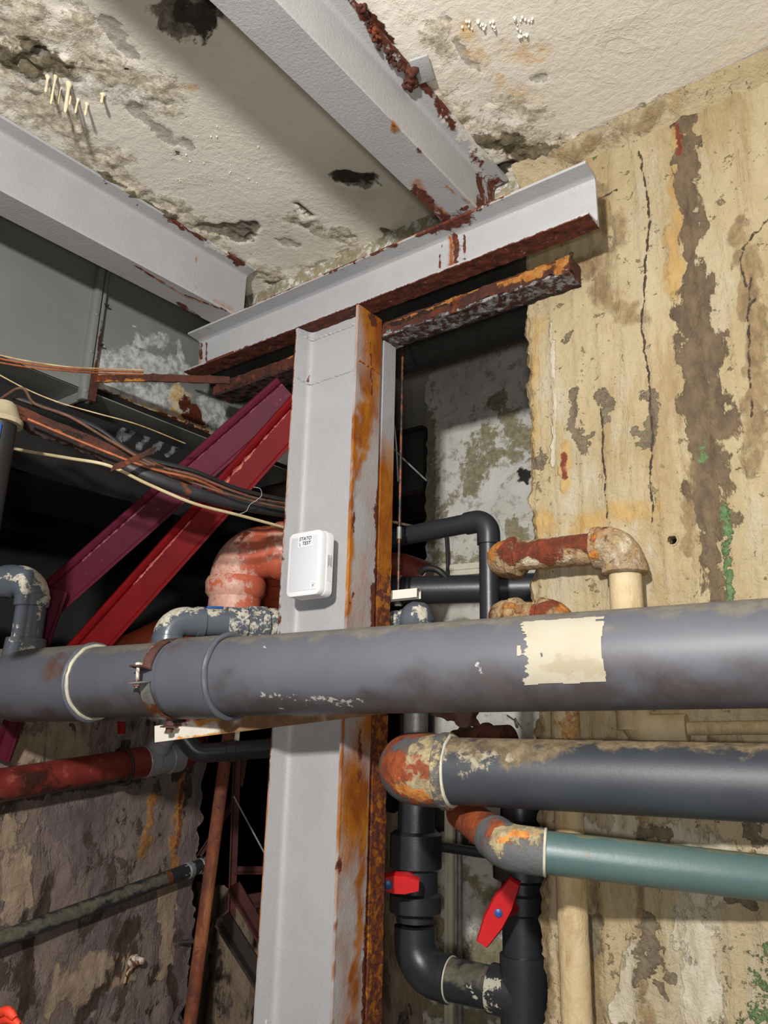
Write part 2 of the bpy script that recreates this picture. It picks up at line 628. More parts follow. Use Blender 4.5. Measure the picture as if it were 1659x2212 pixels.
m_drain = M('dusty_red_drain', C(124, 46, 38), C(98, 36, 30), 8, [
    L('dark', C(40, 24, 20), C(70, 34, 26), 14, amp=0.5, w=0.2), Uq(0.64, C(170, 96, 82), None, 14, 0.06, op=0.5)], rough=0.42, bump=0.2)
m_dark_iron = M('dark_iron', C(54, 42, 38), C(36, 28, 26), 20, rough=0.7, bump=0.4)
m_rubber = M('black_rubber', C(26, 26, 27), C(20, 20, 21), 10, rough=0.55, bump=0.15)
m_conduit = M('corrugated_black', C(48, 48, 50), C(36, 36, 38), 10, [L('rust', C(110, 58, 34), None, 30)], rough=0.5, bump=0.1)
m_creamcable = M('cream_cable', C(196, 184, 150), C(170, 150, 110), 10, [L('rust', C(140, 90, 50), None, 30)], rough=0.6, bump=0.1)
m_copper = M('copper_wire', C(170, 100, 62), C(120, 62, 36), 30, rough=0.5, bump=0.1, metal=0.3)
m_goldwire = M('pale_wire', C(196, 176, 130), C(150, 118, 80), 20, rough=0.5, bump=0.1)
m_brownwire = M('brown_wire', C(112, 76, 56), C(70, 50, 40), 20, rough=0.6, bump=0.1)
m_white = M('white_plastic', C(222, 223, 226), C(219, 220, 223), 3, rough=0.4, bump=0.05, bn=200, bd=0.0004)
m_screen = M('light_grey_film', C(202, 204, 210), C(199, 201, 207), 3, rough=0.35, bump=0)
m_ink = M('black_ink', C(34, 34, 38), C(28, 28, 32), 8, rough=0.6, bump=0)
m_blue = M('blue_plastic', C(36, 84, 150), C(30, 72, 136), 8, rough=0.4, bump=0)
m_handle = M('red_valve_handle', C(206, 36, 40), C(186, 26, 34), 8, [L('pale', C(226, 110, 104), None, 30)], rough=0.35, bump=0.1)
m_galv = M('galvanised', C(150, 152, 152), C(112, 110, 106), 24, [
    L('dark', C(58, 54, 52), C(40, 37, 36), 30),L('rust', C(128, 76, 48), C(104, 56, 36), 30, amp=0.5)], rough=0.45, bump=0.3, metal=0.4)
m_whitesteel = M('white_painted_steel', C(216, 210, 198), C(202, 194, 180), 8, [
    L('ochre', C(206, 150, 70), C(170, 110, 46), 24, w=0.2), L('rust', C(112, 60, 40), C(84, 44, 30), 30), L('brown', C(122, 92, 58), C(100, 74, 46), 12, w=0.3)], rough=0.5, bump=0.3)
m_drop = M('white_mineral', C(226, 222, 208), C(210, 204, 188), 30, rough=0.5, bump=0.1)
m_stal = M('cream_mineral', C(222, 210, 180), C(206, 190, 154), 30, rough=0.5, bump=0.2)
m_trunk = M('white_trunking', C(214, 208, 190), C(196, 188, 170), 8, rough=0.5, bump=0.1)
m_lfit = M('light_grey_fitting', C(150, 150, 156), C(136, 136, 142), 6, rough=0.35, bump=0.1)
m_cloth = M('bright_orange_fabric', C(236, 70, 34), C(206, 48, 24), 12, rough=0.6, bump=0.3)
m_tan = M('tan_fabric', C(170, 158, 130), C(140, 128, 104), 12, rough=0.9, bump=0.4)
# ================================================================ structure
ZC = 3.11          # ceiling
YW = 1.665         # face of the concrete wall with the opening
XL = -2.40         # left wall
ST = dict(kind='structure')

# ---- ceiling
cf = []
for pts, r, s in [([(30, 110), (120, 150), (230, 130), (330, 190)], .075, .95), ([(60, 230), (150, 280), (230, 330)], .06, .9),
                  ([(150, 300), (260, 390), (330, 430), (420, 490), (500, 560), (590, 600)], .045, 1),
                  ([(560, 590), (640, 600), (760, 560)], .04, 1), ([(640, 470), (700, 500), (760, 520)], .03, .8),
                  ([(0, 60), (100, 20), (180, 60)], .05, .8), ([(1000, 290), (1080, 300), (1180, 330), (1290, 300)], .05, .9),
                  ([(950, 200), (1010, 270)], .03, .9), ([(1060, 230), (1160, 250)], .04, .75), ([(1300, 290), (1460, 210)], .02, .9),
                  ([(930, 60), (960, 130)], .03, .7)]:
    cf.append(('grime', PL(pts, 'z', ZC), r, s))
for pts, r in [([(20, 105), (70, 125)], .04), ([(230, 380), (290, 430), (370, 470)], .018), ([(140, 140), (60, 110)], .03),
               ([(640, 610), (740, 565)], .022), ([(1060, 310), (1130, 335), (1230, 320)], .035), ([(1340, 270), (1450, 225)], .008),
               ([(1120, 350), (1190, 350)], .03)]:
    cf.append(('olive', PL(pts, 'z', ZC), r))
for pts, r in [([(290, 235), (330, 275), (400, 315)], .018), ([(990, 90), (1010, 135), (1030, 150)], .012), ([(1150, 175), (1175, 170)], .012),
               ([(640, 480), (735, 520), (760, 515)], .016), ([(960, 40), (970, 45)], .012), ([(610, 520), (640, 530)], .014), ([(240, 60), (280, 120)], .02)]:
    cf.append(('flake', PL(pts, 'z', ZC), r))
for pts, r in [([(1085, 112), (1130, 125), (1180, 115)], .035), ([(1120, 210), (1150, 215)], .03), ([(10, 60), (60, 40)], .03), ([(300, 200), (420, 190)], .02),
               ([(1000, 60), (1090, 220)], .03)]:
    cf.append(('ochre', PL(pts, 'z', ZC), r, .56))
cf += [('dark', PL(p, 'z', ZC), r) for p, r in [([(390, 15), (415, 50), (438, 10)], .036), ([(740, 385), (790, 388)], .026), ([(1085, 365), (1105, 350)], .014), ([(1150, 365), (1172, 355)], .012), ([(530, 512), (545, 510)], .006), ([(70, 112), (90, 104)], .01)]]  # dark spall patches; the one beside the centre beam has shade painted in
SPALL = [([(385, 15), (415, 55), (440, 10)], .045), ([(735, 385), (790, 388)], .03), ([(465, 492), (510, 500), (540, 502)], .038),
         ([(640, 440), (672, 468)], .007), ([(1085, 365), (1105, 350)], .016), ([(1150, 365), (1172, 355)], .012), ([(70, 115), (90, 105)], .012),
         ([(380, 330), (386, 338)], .005), ([(830, 500), (870, 520)], .02), ([(580, 610), (600, 612)], .012)]
for pts, r in SPALL:
    cf.append(('spall', PL(pts, 'z', ZC), r))
cf += [('rust', PL([(200, 98), (206, 100)], 'z', ZC), .005), ('rust', PL([(270, 140), (280, 150)], 'z', ZC), .006),
       ('rust', PL([(790, 20), (850, 95), (890, 170)], 'z', ZC), .008), ('rust', PL([(660, 600), (760, 555)], 'z', ZC), .006),
       ('pale', PL([(60, 165), (110, 150), (150, 190)], 'z', ZC), .05), ('pale', PL([(240, 200), (330, 220)], 'z', ZC), .03)]


def ceil_disp(V, a):
    V = V.copy()
    g = np.clip(a['grime'] * 1.3 - 0.35, 0, 1) + np.clip(a['olive'] * 1.5 - .4, 0, 1)
    s = np.clip((a['spall'] - 0.42) * 6, 0, 1)
    V[:, 2] += -g * (fbm(V, 34, 4) - 0.42) * 0.035 + s * (0.002 + 0.026 * np.clip(fbm(V * A3(1, .35, 1), 60, 4) - .25, 0, 1)) - 0.004 * (fbm(V, 6, 3) - .5)
    V[:, 2] = np.where(a['flake'] > .5, V[:, 2] + 0.003, V[:, 2])
    return V


xs = dense(-4.4, -2.1, 0.3, 2.2, 0.0085)
ys = dense(-2.2, 0.3, 1.72, 4.4, 0.0085)
make('ceiling', gridm(xs, ys, lambda u, v: np.stack([u, v, np.full_like(u, ZC)], 1)), m_ceil, feats=cf, disp=ceil_disp, sharp=60, **ST)

# ---- right wall: its left end is rough and broken, and a drilled hole goes into it
wf = [('stain', PL([(1478, 245), (1490, 420), (1500, 600), (1520, 900), (1530, 1150), (1540, 1300)], 'y', YW), .025),
      ('stain', PL([(1500, 600), (1515, 760), (1535, 960), (1548, 1120)], 'y', YW), .034),
      ('stain', PL([(1468, 330), (1475, 420)], 'y', YW), .014),
      ('ochre', PL([(1462, 262), (1470, 430), (1450, 620)], 'y', YW), .02),
      ('rust', PL([(1462, 270), (1470, 330)], 'y', YW), .007),
      ('rust', PL([(1219, 980), (1221, 1030)], 'y', YW), .006),
      ('ochre', PL([(1219, 960), (1223, 1060)], 'y', YW), .010),
      ('moss', PL([(1562, 1085), (1574, 1150), (1572, 1210), (1578, 1295)], 'y', YW), .008),
      ('moss', PL([(1284, 325), (1286, 340)], 'y', YW), .007),
      ('moss', PL([(1655, 2060), (1620, 2212)], 'y', YW), .03, .6), ('moss', PL([(1520, 960), (1515, 1000)], 'y', YW), .007, .8),
      ('dark', PL([(1452, 262), (1500, 235)], 'y', YW), .008), ('dark', PL([(1630, 650), (1620, 660)], 'y', YW), .004),
      ('ochre', PL([(1150, 1130), (1400, 1110)], 'y', YW), .03, .8), ('ochre', PL([(1160, 700), (1150, 1000)], 'y', YW), .02, .7)]
for pts, r in [([(1238, 845), (1236, 920), (1262, 965), (1272, 950)], .010), ([(1300, 850), (1322, 868), (1305, 905)], .012),
               ([(1400, 850), (1412, 900), (1392, 955)], .013), ([(1375, 930), (1390, 960)], .008), ([(1160, 990), (1170, 1000)], .012),
               ([(1222, 735), (1235, 722)], .007), ([(1380, 1795), (1432, 1798)], .010), ([(1625, 1780), (1632, 1815)], .010),
               ([(1408, 1995), (1420, 2060), (1400, 2090)], .015), ([(1385, 2060), (1378, 2130)], .008), ([(1440, 2105), (1450, 2115)], .006),
               ([(1282, 1990), (1280, 2060)], .01), ([(1420, 2120), (1435, 2150)], .006), ([(1580, 1942), (1625, 1955)], .006)]:
    wf.append(('flake', PL(pts, 'y', YW), r * 1.35))
for pts, r in [([(1300, 420), (1330, 520), (1310, 620)], .03), ([(1290, 640), (1400, 700)], .03), ([(1170, 620), (1290, 560)], .03),
               ([(1385, 1760), (1380, 2000), (1395, 2212)], .012), ([(1285, 1900), (1290, 2212)], .014), ([(1270, 1600), (1659, 1640)], .02),
               ([(1600, 480), (1640, 700), (1625, 1000)], .02), ([(1170, 1560), (1180, 2200)], .012), ([(1500, 1000), (1490, 1200)], .02)]:
    wf.append(('brown', PL(pts, 'y', YW), r, .85))
for pts, r in [([(1190, 700), (1200, 860), (1195, 1000)], .006), ([(1518, 930), (1530, 1010)], .008), ([(1300, 1800), (1560, 1900)], .05),
               ([(1500, 2000), (1520, 2200)], .03), ([(1360, 2050), (1350, 2200)], .02)]:
    wf.append(('pale', PL(pts, 'y', YW), r))
rnd0 = random.Random(8)
for pts in [[(1385, 330), (1398, 480), (1392, 700), (1402, 850), (1412, 1130)], [(1300, 880), (1308, 1120)],
            [(1620, 600), (1615, 720), (1622, 900)], [(1659, 470), (1600, 545), (1615, 620)], [(1290, 430), (1340, 410)]]:
    q = curve([A3(x, y, 0) + A3(rnd0.uniform(-5, 5), 0, 0) for x, y in pts], 8)
    q = [(p[0] + rnd0.uniform(-3, 3), p[1]) for p in q]
    wf.append(('dark', PL(q, 'y', YW), .0028, .85))
HOLE = pl(1453, 1167, 'y', YW)
HR = .0105


def wall_disp(V, a):
    V = V.copy()
    edge = np.clip((-0.79 - V[:, 0]) / 0.04, 0, 1)
    V[:, 0] += edge * ((fbm(V, 24, 5) - 0.5) * 0.04 + (fbm(V + 7, 120, 2) - .5) * .008)
    V[:, 1] += (fbm(V * A3(1, 1, .5), 18, 4) - 0.5) * 0.010 + edge * (fbm(V, 60, 2)) * 0.02
    V[:, 1] += np.clip(a['flake'] * 2 - .9, 0, 1) * 0.002 + np.clip(a['dark'] * 2 - .9, 0, 1) * .003
    V[:, 1] -= 0.004 * np.sin(V[:, 0] * 2 * math.pi / 0.12) ** 8
    return V


xs = dense(-0.825, -0.825, 0.12, 2.2, 0.0034)
zs = dense(0.0, 1.0, 3.11, 3.11, 0.0065)
wall_r = make('wall_right', gridm(xs, zs, lambda u, v: np.stack([u, np.full_like(u, YW), v], 1),
                                  lambda u, v: (u - HOLE[0]) ** 2 + (v - HOLE[2]) ** 2 > HR ** 2), m_wall, feats=wf, disp=wall_disp, sharp=60, **ST)
make('drilled_hole', cat(lathe(HOLE + A3(0, -.005, 0), A3(0, 1, 0), [(.006, HR * 1.6), (.0, HR * 1.3), (.001, HR * .95), (.05, HR * .9), (.051, .0001)], 20, caps=False)), m_wall, wall_r,
     feats=[('dark', lambda V: (V[:, 1] > HOLE[1] + .012) * 1.0)], label='small round drilled hole')
# the broken end face and the back of that wall
js = np.linspace(0, .32, 22)
make('broken_edge', gridm(js, zs, lambda u, v: np.stack([np.full_like(u, -.825), YW + u, v], 1)), m_wall, wall_r,
     disp=lambda V, a: V + np.stack([np.where(V[:, 1] < YW + .03, (fbm(V * A3(1, 0, 1) + A3(0, YW, 0), 24, 5) - 0.5) * 0.04 + (fbm(V * A3(1, 0, 1) + A3(7, YW + 7, 7), 120, 2) - .5) * .008, (fbm(V, 25, 4) - .5) * .06), np.zeros(len(V)), np.zeros(len(V))], 1),
     feats=[('brown', lambda V: np.full(len(V), .5))], sharp=60)
make('wall_rear', box((0.7, YW + .33, 1.55), (1.5, .01, 1.555)), m_room, **ST)

# fillet strip of mortar between the right wall and the ceiling
make('trim_1', sweep([(YW - .05, 3.108), (YW + .01, 3.108), (YW + .01, 3.055), (YW - .004, 3.066)], A3(-.83, 0, 0), A3(2.1, 0, 0), A3(0, 1, 0), A3(0, 0, 1), .012, .01),
     m_wall, disp=lump(.010, 26), feats=[('brown', PL([(1180, 340), (1300, 300), (1420, 240)], 'z', 3.08), .03, .7), ('dark', PL([(1290, 305), (1400, 258), (1520, 215)], 'y', YW), .004)], sharp=60, recalc=True, **ST)

# ---- header of wall over the opening
xs = np.arange(-2.06, -0.80, .02)
zs = np.arange(2.80, 3.12, .02)
make('wall_front', cat(gridm(xs, zs, lambda u, v: np.stack([u, np.full_like(u, YW), v], 1)),
                       box((-1.44, YW + .17, 2.955), (.62, .15, .155))), m_back,
     disp=lambda V, a: V + np.stack([0 * V[:, 0], np.where(V[:, 1] < YW + .01, (fbm(V, 20) - .5) * .02, 0), 0 * V[:, 0]], 1),
     feats=[('grime', lambda V: np.full(len(V), .55)), ('dark', lambda V: np.clip((2.93 - V[:, 2]) / .06, 0, 1) * .9)], sharp=60, **ST)  # lower part coloured dark in place of shade in the gap below

# ---- left wall (runs away from the viewer) with a broken top and a broken far end
lf = [('rust', PL([(392, 1690), (388, 1780), (380, 1860)], 'x', XL), .007), ('ochre', PL([(330, 1720), (310, 1840)], 'x', XL), .02, .8),
      ('ochre', PL([(392, 1680), (370, 1900)], 'x', XL), .02, .8), ('rust', PL([(278, 2085), (273, 2120)], 'x', XL), .006),
      ('pale', PL([(365, 1900), (350, 2110)], 'x', XL), .03), ('pale', PL([(200, 2080), (100, 2180), (280, 2100)], 'x', XL), .06),
      ('pale', PL([(40, 1780), (30, 1960)], 'x', XL), .05, .9), ('pale', PL([(170, 1600), (60, 1590)], 'x', XL), .08),
      ('dark', PL([(290, 2000), (250, 2100), (180, 2190)], 'x', XL), .03, .9), ('dark', PL([(60, 1990), (40, 2200)], 'x', XL), .03, .9),
      ('dark', PL([(290, 2068), (305, 2075)], 'x', XL), .012), ('dark', PL([(0, 1730), (300, 1680)], 'x', XL), .016, .9),
      ('dark', PL([(370, 1600), (400, 1700)], 'x', XL), .03, .9), ('dark', PL([(100, 1900), (90, 2000)], 'x', XL), .03, .85),
      ('dark', PL([(370, 2090), (380, 2170)], 'x', XL), .015)]


def lw_disp(V, a):
    V = V.copy()
    V[:, 0] += (fbm(V, 14, 4) - .5) * .022 - np.clip(a['dark'] * 2 - 1, 0, 1) * .006
    e = np.clip((V[:, 1] - 2.02) / .05, 0, 1)
    V[:, 1] += e * (fbm(V * A3(1, 0, 1), 26, 4) - .5) * .06
    t = np.clip((V[:, 2] - 1.76) / .05, 0, 1)
    V[:, 2] += t * (fbm(V, 12, 4) - .5) * .12
    return V


ysl = dense(-2.2, .9, 2.07, 2.07, .009)
zsl = dense(0, .5, 1.84, 1.84, .010)
lw = make('wall_left', cat(gridm(ysl, zsl, lambda u, v: np.stack([np.full_like(u, XL), u, v], 1))), m_lwall, feats=lf, disp=lw_disp, sharp=60, **ST)
js = np.linspace(0, .3, 16)
make('broken_end', gridm(js, zsl, lambda u, v: np.stack([XL - u, np.full_like(u, 2.07), v], 1)), m_lwall, lw,
     disp=lambda V, a: V + np.stack([0 * V[:, 0], (fbm(V * A3(0, 0, 1) + A3(XL, 0, 0), 26, 4) - .5) * .06 + (fbm(V, 26, 3) - .5) * .03, np.clip((V[:, 2] - 1.76) / .05, 0, 1) * (fbm(V, 12, 4) - .5) * .12], 1),
     feats=[('pale', lambda V: np.full(len(V), .45))], sharp=60)
make('wall_top_left', box((XL - .15, 0, .92), (.14, 2.05, .86)), m_black, **ST)

# ---- walls behind the opening
YB = 2.5
bf = [('grime', PL([(925, 900), (935, 1020), (925, 1130)], 'y', YB), .03), ('grime', PL([(1040, 940), (1020, 1000), (1030, 1040)], 'y', YB), .05, .95),
      ('grime', PL([(930, 1180), (1000, 1220), (1040, 1200)], 'y', YB), .03, .7), ('grime', PL([(1110, 1130), (1130, 1160)], 'y', YB), .03),
      ('grime', PL([(1080, 860), (1135, 960), (1060, 1000)], 'y', YB), .05, .9), ('grime', PL([(990, 1060), (940, 1110)], 'y', YB), .04, .8),
      ('dark', PL([(1130, 1025), (1138, 1030)], 'y', YB), .02), ('grime', PL([(930, 1950), (960, 2080), (1080, 2060)], 'y', YB), .05, .9),
      ('grime', PL([(930, 2180), (1060, 2190)], 'y', YB), .06, .8), ('grime', PL([(1000, 1880), (1060, 1930)], 'y', YB), .03, .8),
      ('grime', PL([(840, 1950), (845, 2010)], 'y', YB), .03, .9), ('dark', PL([(940, 1730), (1000, 1790)], 'y', YB), .06, .95)]
xs = np.arange(-1.70, -.70, .014)
zs = np.arange(0, 3.12, .014)
make('wall_back', cat(gridm(xs, zs, lambda u, v: np.stack([u, np.full_like(u, YB), v], 1)), box((-1.2, YB + .2, 1.55), (.49, .19, 1.55))), m_back, feats=bf,
     disp=lambda V, a: V + np.stack([np.clip((-1.66 - V[:, 0]) / .03, 0, 1) * (fbm(V, 30) - .5) * .03, np.where(V[:, 1] < YB + .005, (fbm(V, 16, 4) - .5) * .014, 0), 0 * V[:, 0]], 1), sharp=60, **ST)
# low wall left of it, with a ragged top
low = dict(d=[(-3.3, .98), (-2.25, .95), (-2.1, 1.0), (-2.02, 1.33), (-1.7, 1.36)])
xs = np.arange(-3.3, -1.68, .02)
tt = np.linspace(0, 1, 50)
hz = lambda u: np.interp(u, [p[0] for p in low['d']], [p[1] for p in low['d']])
make('wall_low', cat(gridm(xs, tt, lambda u, v: np.stack([u, np.full_like(u, YB + .10), v * (hz(u) + (fbm(np.stack([u, u, u], 1), 20) - .5) * .06)], 1))),
     m_lwall, feats=[('pale', lambda V: np.full(len(V), .62)), ('dark', PL([(450, 2055), (452, 2075)], 'y', YB + .1), .008), ('dark', PL([(460, 2055), (462, 2070)], 'y', YB + .1), .006),
                     ('dark', PL([(474, 2052), (476, 2062)], 'y', YB + .1), .005), ('rust', PL([(410, 2000), (470, 1985)], 'y', YB + .1), .03, .7), ('dark', PL([(480, 2060), (470, 2150)], 'y', YB + .1), .02, .7)], sharp=60, **ST)

# ---- the rest of the room, painted black for the darkness beyond the opening and plain behind the viewer
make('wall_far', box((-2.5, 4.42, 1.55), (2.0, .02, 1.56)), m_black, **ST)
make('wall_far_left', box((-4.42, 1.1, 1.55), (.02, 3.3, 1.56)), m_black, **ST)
make('wall_far_right', box((-.42, 3.2, 1.55), (.02, 1.2, 1.56)), m_room, **ST)
make('wall_side', box((2.22, -.3, 1.55), (.02, 2.0, 1.56)), m_room, **ST)
make('wall_behind', box((-1.1, -2.22, 1.55), (3.3, .02, 1.56)), m_room, **ST)
make('floor', box((-1.1, 1.1, -.02), (3.35, 3.35, .02)), m_room, **ST)

# ================================================================ steelwork
XC0, XC1, YC0, YC1 = -1.468, -1.232, 1.474, 1.580
YCW = 1.522        # face of the column's web
ZX0, ZX1 = 2.752, 2.897


def ibeam(h, b, t1, t2, tw, r=.012):
    """I profile: half height h (first axis), half width b (second), tip and root flange thickness"""
    cx, cy = h - t2 - r, tw + r
    q = [(h, b), (h - t1, b)] + [(cx + r * math.cos(math.pi / 2 * k / 4), cy - r * math.sin(math.pi / 2 * k / 4)) for k in range(5)]
    right = q + [(-u, v) for u, v in q][::-1]
    return right + [(u, -v) for u, v in right][::-1]


# ---- column
xm, ym = (XC0 + XC1) / 2, (YC0 + YC1) / 2
colT = thing('steel_column', 'tall grey steel column with orange rust on its right flange, carrying the white box', 'column', (xm, ym, 0))
kf = [('ochre', PL([(795, 650), (783, 900), (765, 1350)], 'x', XC1), .12, .50), ('ochre', PL([(785, 1540), (760, 1950), (745, 2212)], 'x', XC1), .12, .56), ('ochre', PL([(795, 670), (800, 720), (797, 850)], 'x', XC1), .075), ('ochre', PL([(795, 850), (790, 930)], 'x', XC1), .05, .9), ('ochre', PL([(790, 850), (782, 960)], 'x', XC1), .028, 1),
      ('ochre', PL([(768, 900), (758, 1100), (752, 1330)], 'x', XC1), .014), ('ochre', PL([(790, 960), (765, 1060)], 'x', XC1), .02, .9),
      ('ochre', PL([(785, 1545), (778, 1720)], 'x', XC1), .09), ('ochre', PL([(768, 1740), (758, 1960)], 'x', XC1), .06, .72),
      ('ochre', PL([(790, 1700), (780, 1950), (765, 2100), (755, 2230)], 'x', XC1), .02), ('ochre', PL([(742, 1560), (725, 1950), (713, 2230)], 'x', XC1), .005),
      ('rust', PL([(806, 690), (812, 670)], 'x', XC1), .02, .8), ('rust', PL([(800, 740), (803, 850)], 'x', XC1), .003),
      ('rust', PL([(826, 1030), (812, 1110), (818, 1200), (808, 1300), (805, 1360)], 'x', XC1), .012),
      ('rust', PL([(764, 1110), (762, 1140)], 'x', XC1), .006), ('rust', PL([(756, 1300), (757, 1310)], 'x', XC1), .005), ('rust', PL([(763, 1280), (764, 1290)], 'x', XC1), .004),
      ('rust', PL([(735, 1855), (732, 1890)], 'x', XC1), .007), ('rust', PL([(798, 1850), (790, 2020), (783, 2212)], 'x', XC1), .006),
      ('rust', PL([(780, 1560), (776, 1680)], 'x', XC1), .012, .7), ('rust', PL([(812, 1600), (805, 1800)], 'x', XC1), .009, .9),
      ('rust', PL([(639, 712), (629, 889)], 'y', YC0), .003, .9), ('ochre', PL([(639, 712), (601, 1376), (566, 1900), (544, 2212)], 'y', YC0), .004, .9),
      ('rust', PL([(616, 1100), (601, 1376)], 'y', YC0), .004, .95), ('rust', PL([(587, 1570), (578, 1700)], 'y', YC0), .004, .9), ('rust', PL([(560, 1960), (548, 2150)], 'y', YC0), .003, .8),
      ('ochre', [A3(XC0 + .016, YC0 + .045, 2.7), A3(XC0 + .016, YC0 + .045, 2.58)], .004), ('rust', [A3(XC0 + .018, YC0 + .044, 2.62), A3(XC0 + .018, YC0 + .044, 2.585)], .004),
      ('pale', PL([(574, 2000), (570, 2100), (573, 2212)], 'y', YC0 + .025), .003)]
kf = [(f[0], (lambda V, f=f: capsule(V, f[1], f[2]) * (f[3] if len(f) > 3 else 1) * (V[:, 0] > XC1 - .012))) if (not callable(f[1]) and f[2] >= .01) else f for f in kf]
make('web_and_flanges', sweep(ibeam((XC1 - XC0) / 2, (YC1 - YC0) / 2, .009, .017, .005, .016), A3(xm, ym, 0), A3(xm, ym, ZX0), A3(1, 0, 0), A3(0, 1, 0), .016, .006),
     m_steel, colT, kf, recalc=True)


def bead(pts, r=.0035, seed=0):
    P = path(pts, 0, step=.006)
    P = [p + (A3(*[random.Random(seed + i * 3 + k).uniform(-1, 1) for k in range(3)])) * .0016 for i, p in enumerate(P)]
    return tube(P, [r * (1 + .45 * math.sin(i * 2.2)) for i in range(len(P))], 8)


for i, (z0, bb) in enumerate([(2.728, .004), (2.585, .0028)]):
    make('weld_bead', bead([A3(XC0 + .012, YC0 + .004, z0 + .01), A3(XC0 + .017, YCW - .012, z0), A3(XC0 + .034, YCW, z0 - .002), A3(XC1 - .02, YCW, z0)], bb, 5 + i), m_steel, colT)
make('weld_bead', bead([A3(XC1, YC0 + .006, 2.585), A3(XC1, YC1 - .004, 2.583)], .0028, 77), m_steel, colT, [('ochre', lambda V: np.ones(len(V)))], label='rusty weld seam')

# ---- channel beam on the column
chT = thing('channel_beam', 'grey steel channel beam with rust runs and a rusty underside, lying on the column head', 'beam', (-1.27, 1.505, ZX0))
D_ = .062
prof = [(0, 0), (D_, 0), (D_, .145), (0, .145), (0, .138), (D_ - .018, .1345), (D_ - .0105, .130), (D_ - .007, .122), (D_ - .007, .023), (D_ - .0105, .015), (D_ - .018, .0105), (0, .007)]
xf = [('rust', lambda V: np.where(V[:, 2] < ZX0 + .0035, .8, 0)),
      ('ochre', lambda V: np.where((V[:, 2] < ZX0 + .0035) & (np.abs(V[:, 0] + .98) < .08), .45, 0))]
xf += [('rust', PL(p, 'y', YC0 + .055), r) for p, r in [([(952, 500), (954, 520), (950, 580)], .0028), ([(985, 480), (987, 572)], .008), ([(1003, 482), (1003, 566)], .0035),
                                                     ([(446, 712), (446, 782)], .0035), ([(436, 735), (433, 775)], .007), ([(418, 770), (408, 795)], .006)]]
xf += [('ochre', PL([(975, 480), (975, 575)], 'y', YC0 + .055), .008), ('ochre', PL([(430, 725), (425, 790)], 'y', YC0 + .055), .015, .8),
       ('rust', [pl(x, y, 'y', YC0) for x, y in [(500, 674), (640, 616)]], .006), ('rust', [pl(x, y, 'y', YC0) for x, y in [(700, 590), (860, 524)]], .007),
       ('rust', [pl(x, y, 'y', YC0) for x, y in [(900, 508), (1085, 424)]], .008), ('ochre', [pl(x, y, 'y', YC0) for x, y in [(450, 697), (1100, 418)]], .004, .9),
       ('rust', PL([(940, 495), (1000, 470)], 'z', ZX1 - .008), .03), ('rust', PL([(420, 705), (446, 695)], 'y', YC0), .012),
       ('rust', PL([(637, 712), (446, 780)], 'y', YC0), .003), ('rust', PL([(784, 655), (1272, 468)], 'y', YC0), .0035),
       ('grey', PL([(1250, 485), (1290, 480)], 'z', ZX0), .01)]


def xdisp(V, a):
    V = V.copy()
    V[:, 2] -= np.where(V[:, 2] < ZX0 + .002, (fbm(V, 60, 3) - .3) * .005, 0)
    return V


make('channel', sweep(prof, A3(-1.972, YC0, ZX0), A3(-.567, YC0, ZX0), A3(0, 1, 0), A3(0, 0, 1), .007, .0055), m_steel, chT, xf, disp=xdisp, recalc=True)

# ---- two ceiling beams
B2 = (-.909, -.053)


def beam(name, label, xa, ya, xb, yb, feats):
    """I beam from xa,ya to xb,yb resting on the channel"""
    d = nrm(A3(xb - xa, yb - ya, 0))
    s = A3(d[1], -d[0], 0)
    t = thing(name, label, 'beam', (xb, 1.45, ZX1))
    make('web_and_flanges', sweep(ibeam(.1045, .049, .008, .012, .0035, .012), A3(xa, ya, ZX1 + .1055), A3(xb, yb, ZX1 + .1055), A3(0, 0, 1), s, .012, .007), m_steel, t, feats, recalc=True,
         disp=lambda V, a: V + np.stack([0 * V[:, 0], 0 * V[:, 0], np.clip(a['rust'] * 2 - 1, 0, 1) * (fbm(V, 70, 2) - .6) * .006], 1))
    return t


x2 = -.909
f2 = [('rust', PL([(895, 405), (930, 450), (960, 475)], 'z', ZX1), .013), ('rust', PL([(960, 470), (1010, 452)], 'z', ZX1), .008),
      ('rust', PL([(903, 325), (908, 333)], 'z', ZX1), .008), ('rust', PL([(850, 275), (858, 280)], 'z', ZX1), .006), ('ochre', PL([(850, 262), (853, 280)], 'z', ZX1), .008),
      ('ochre', PL([(895, 395), (960, 470)], 'z', ZX1), .014, .8), ('ochre', PL([(960, 400), (1016, 440)], 'z', ZX1), .004, .9),
      ('rust', [A3(x2, 1.58, 2.9), A3(x2, 1.58, 3.1)], .016), ('rust', [A3(x2, 1.63, 2.9), A3(x2, 1.63, 3.1)], .04, .8), ('ochre', [A3(x2, 1.6, 2.9), A3(x2, 1.6, 3.0)], .03, .7),
      ('rust', [A3(x2 + .049, .9, 3.1), A3(x2 + .049, 1.05, 3.1), A3(x2 + .045, 1.34, 3.1)], .012), ('rust', [A3(x2 + .047, 1.34, 3.095), A3(x2 + .03, 1.40, 3.09)], .012),
      ('rust', [A3(x2 + .03, 1.5, 3.09), A3(x2 + .02, 1.56, 3.09)], .012, .7), ('pale', [A3(x2 + .045, 1.36, 3.095), A3(x2 + .045, 1.55, 3.095)], .02, .9)]
bm2 = beam('ceiling_beam', 'grey ceiling beam at upper centre with rust lumps along its top edge', x2 - .0, -.6, x2, YW - .012, f2)
a1, b1 = pl(0, 440, 'z', ZX1), pl(470, 684, 'z', ZX1)
d1 = nrm(b1 - a1)
e1 = b1 + d1 * .10
s1 = a1 - d1 * 1.2
xw = lambda y: a1[0] + (y - a1[1]) * d1[0] / d1[1]
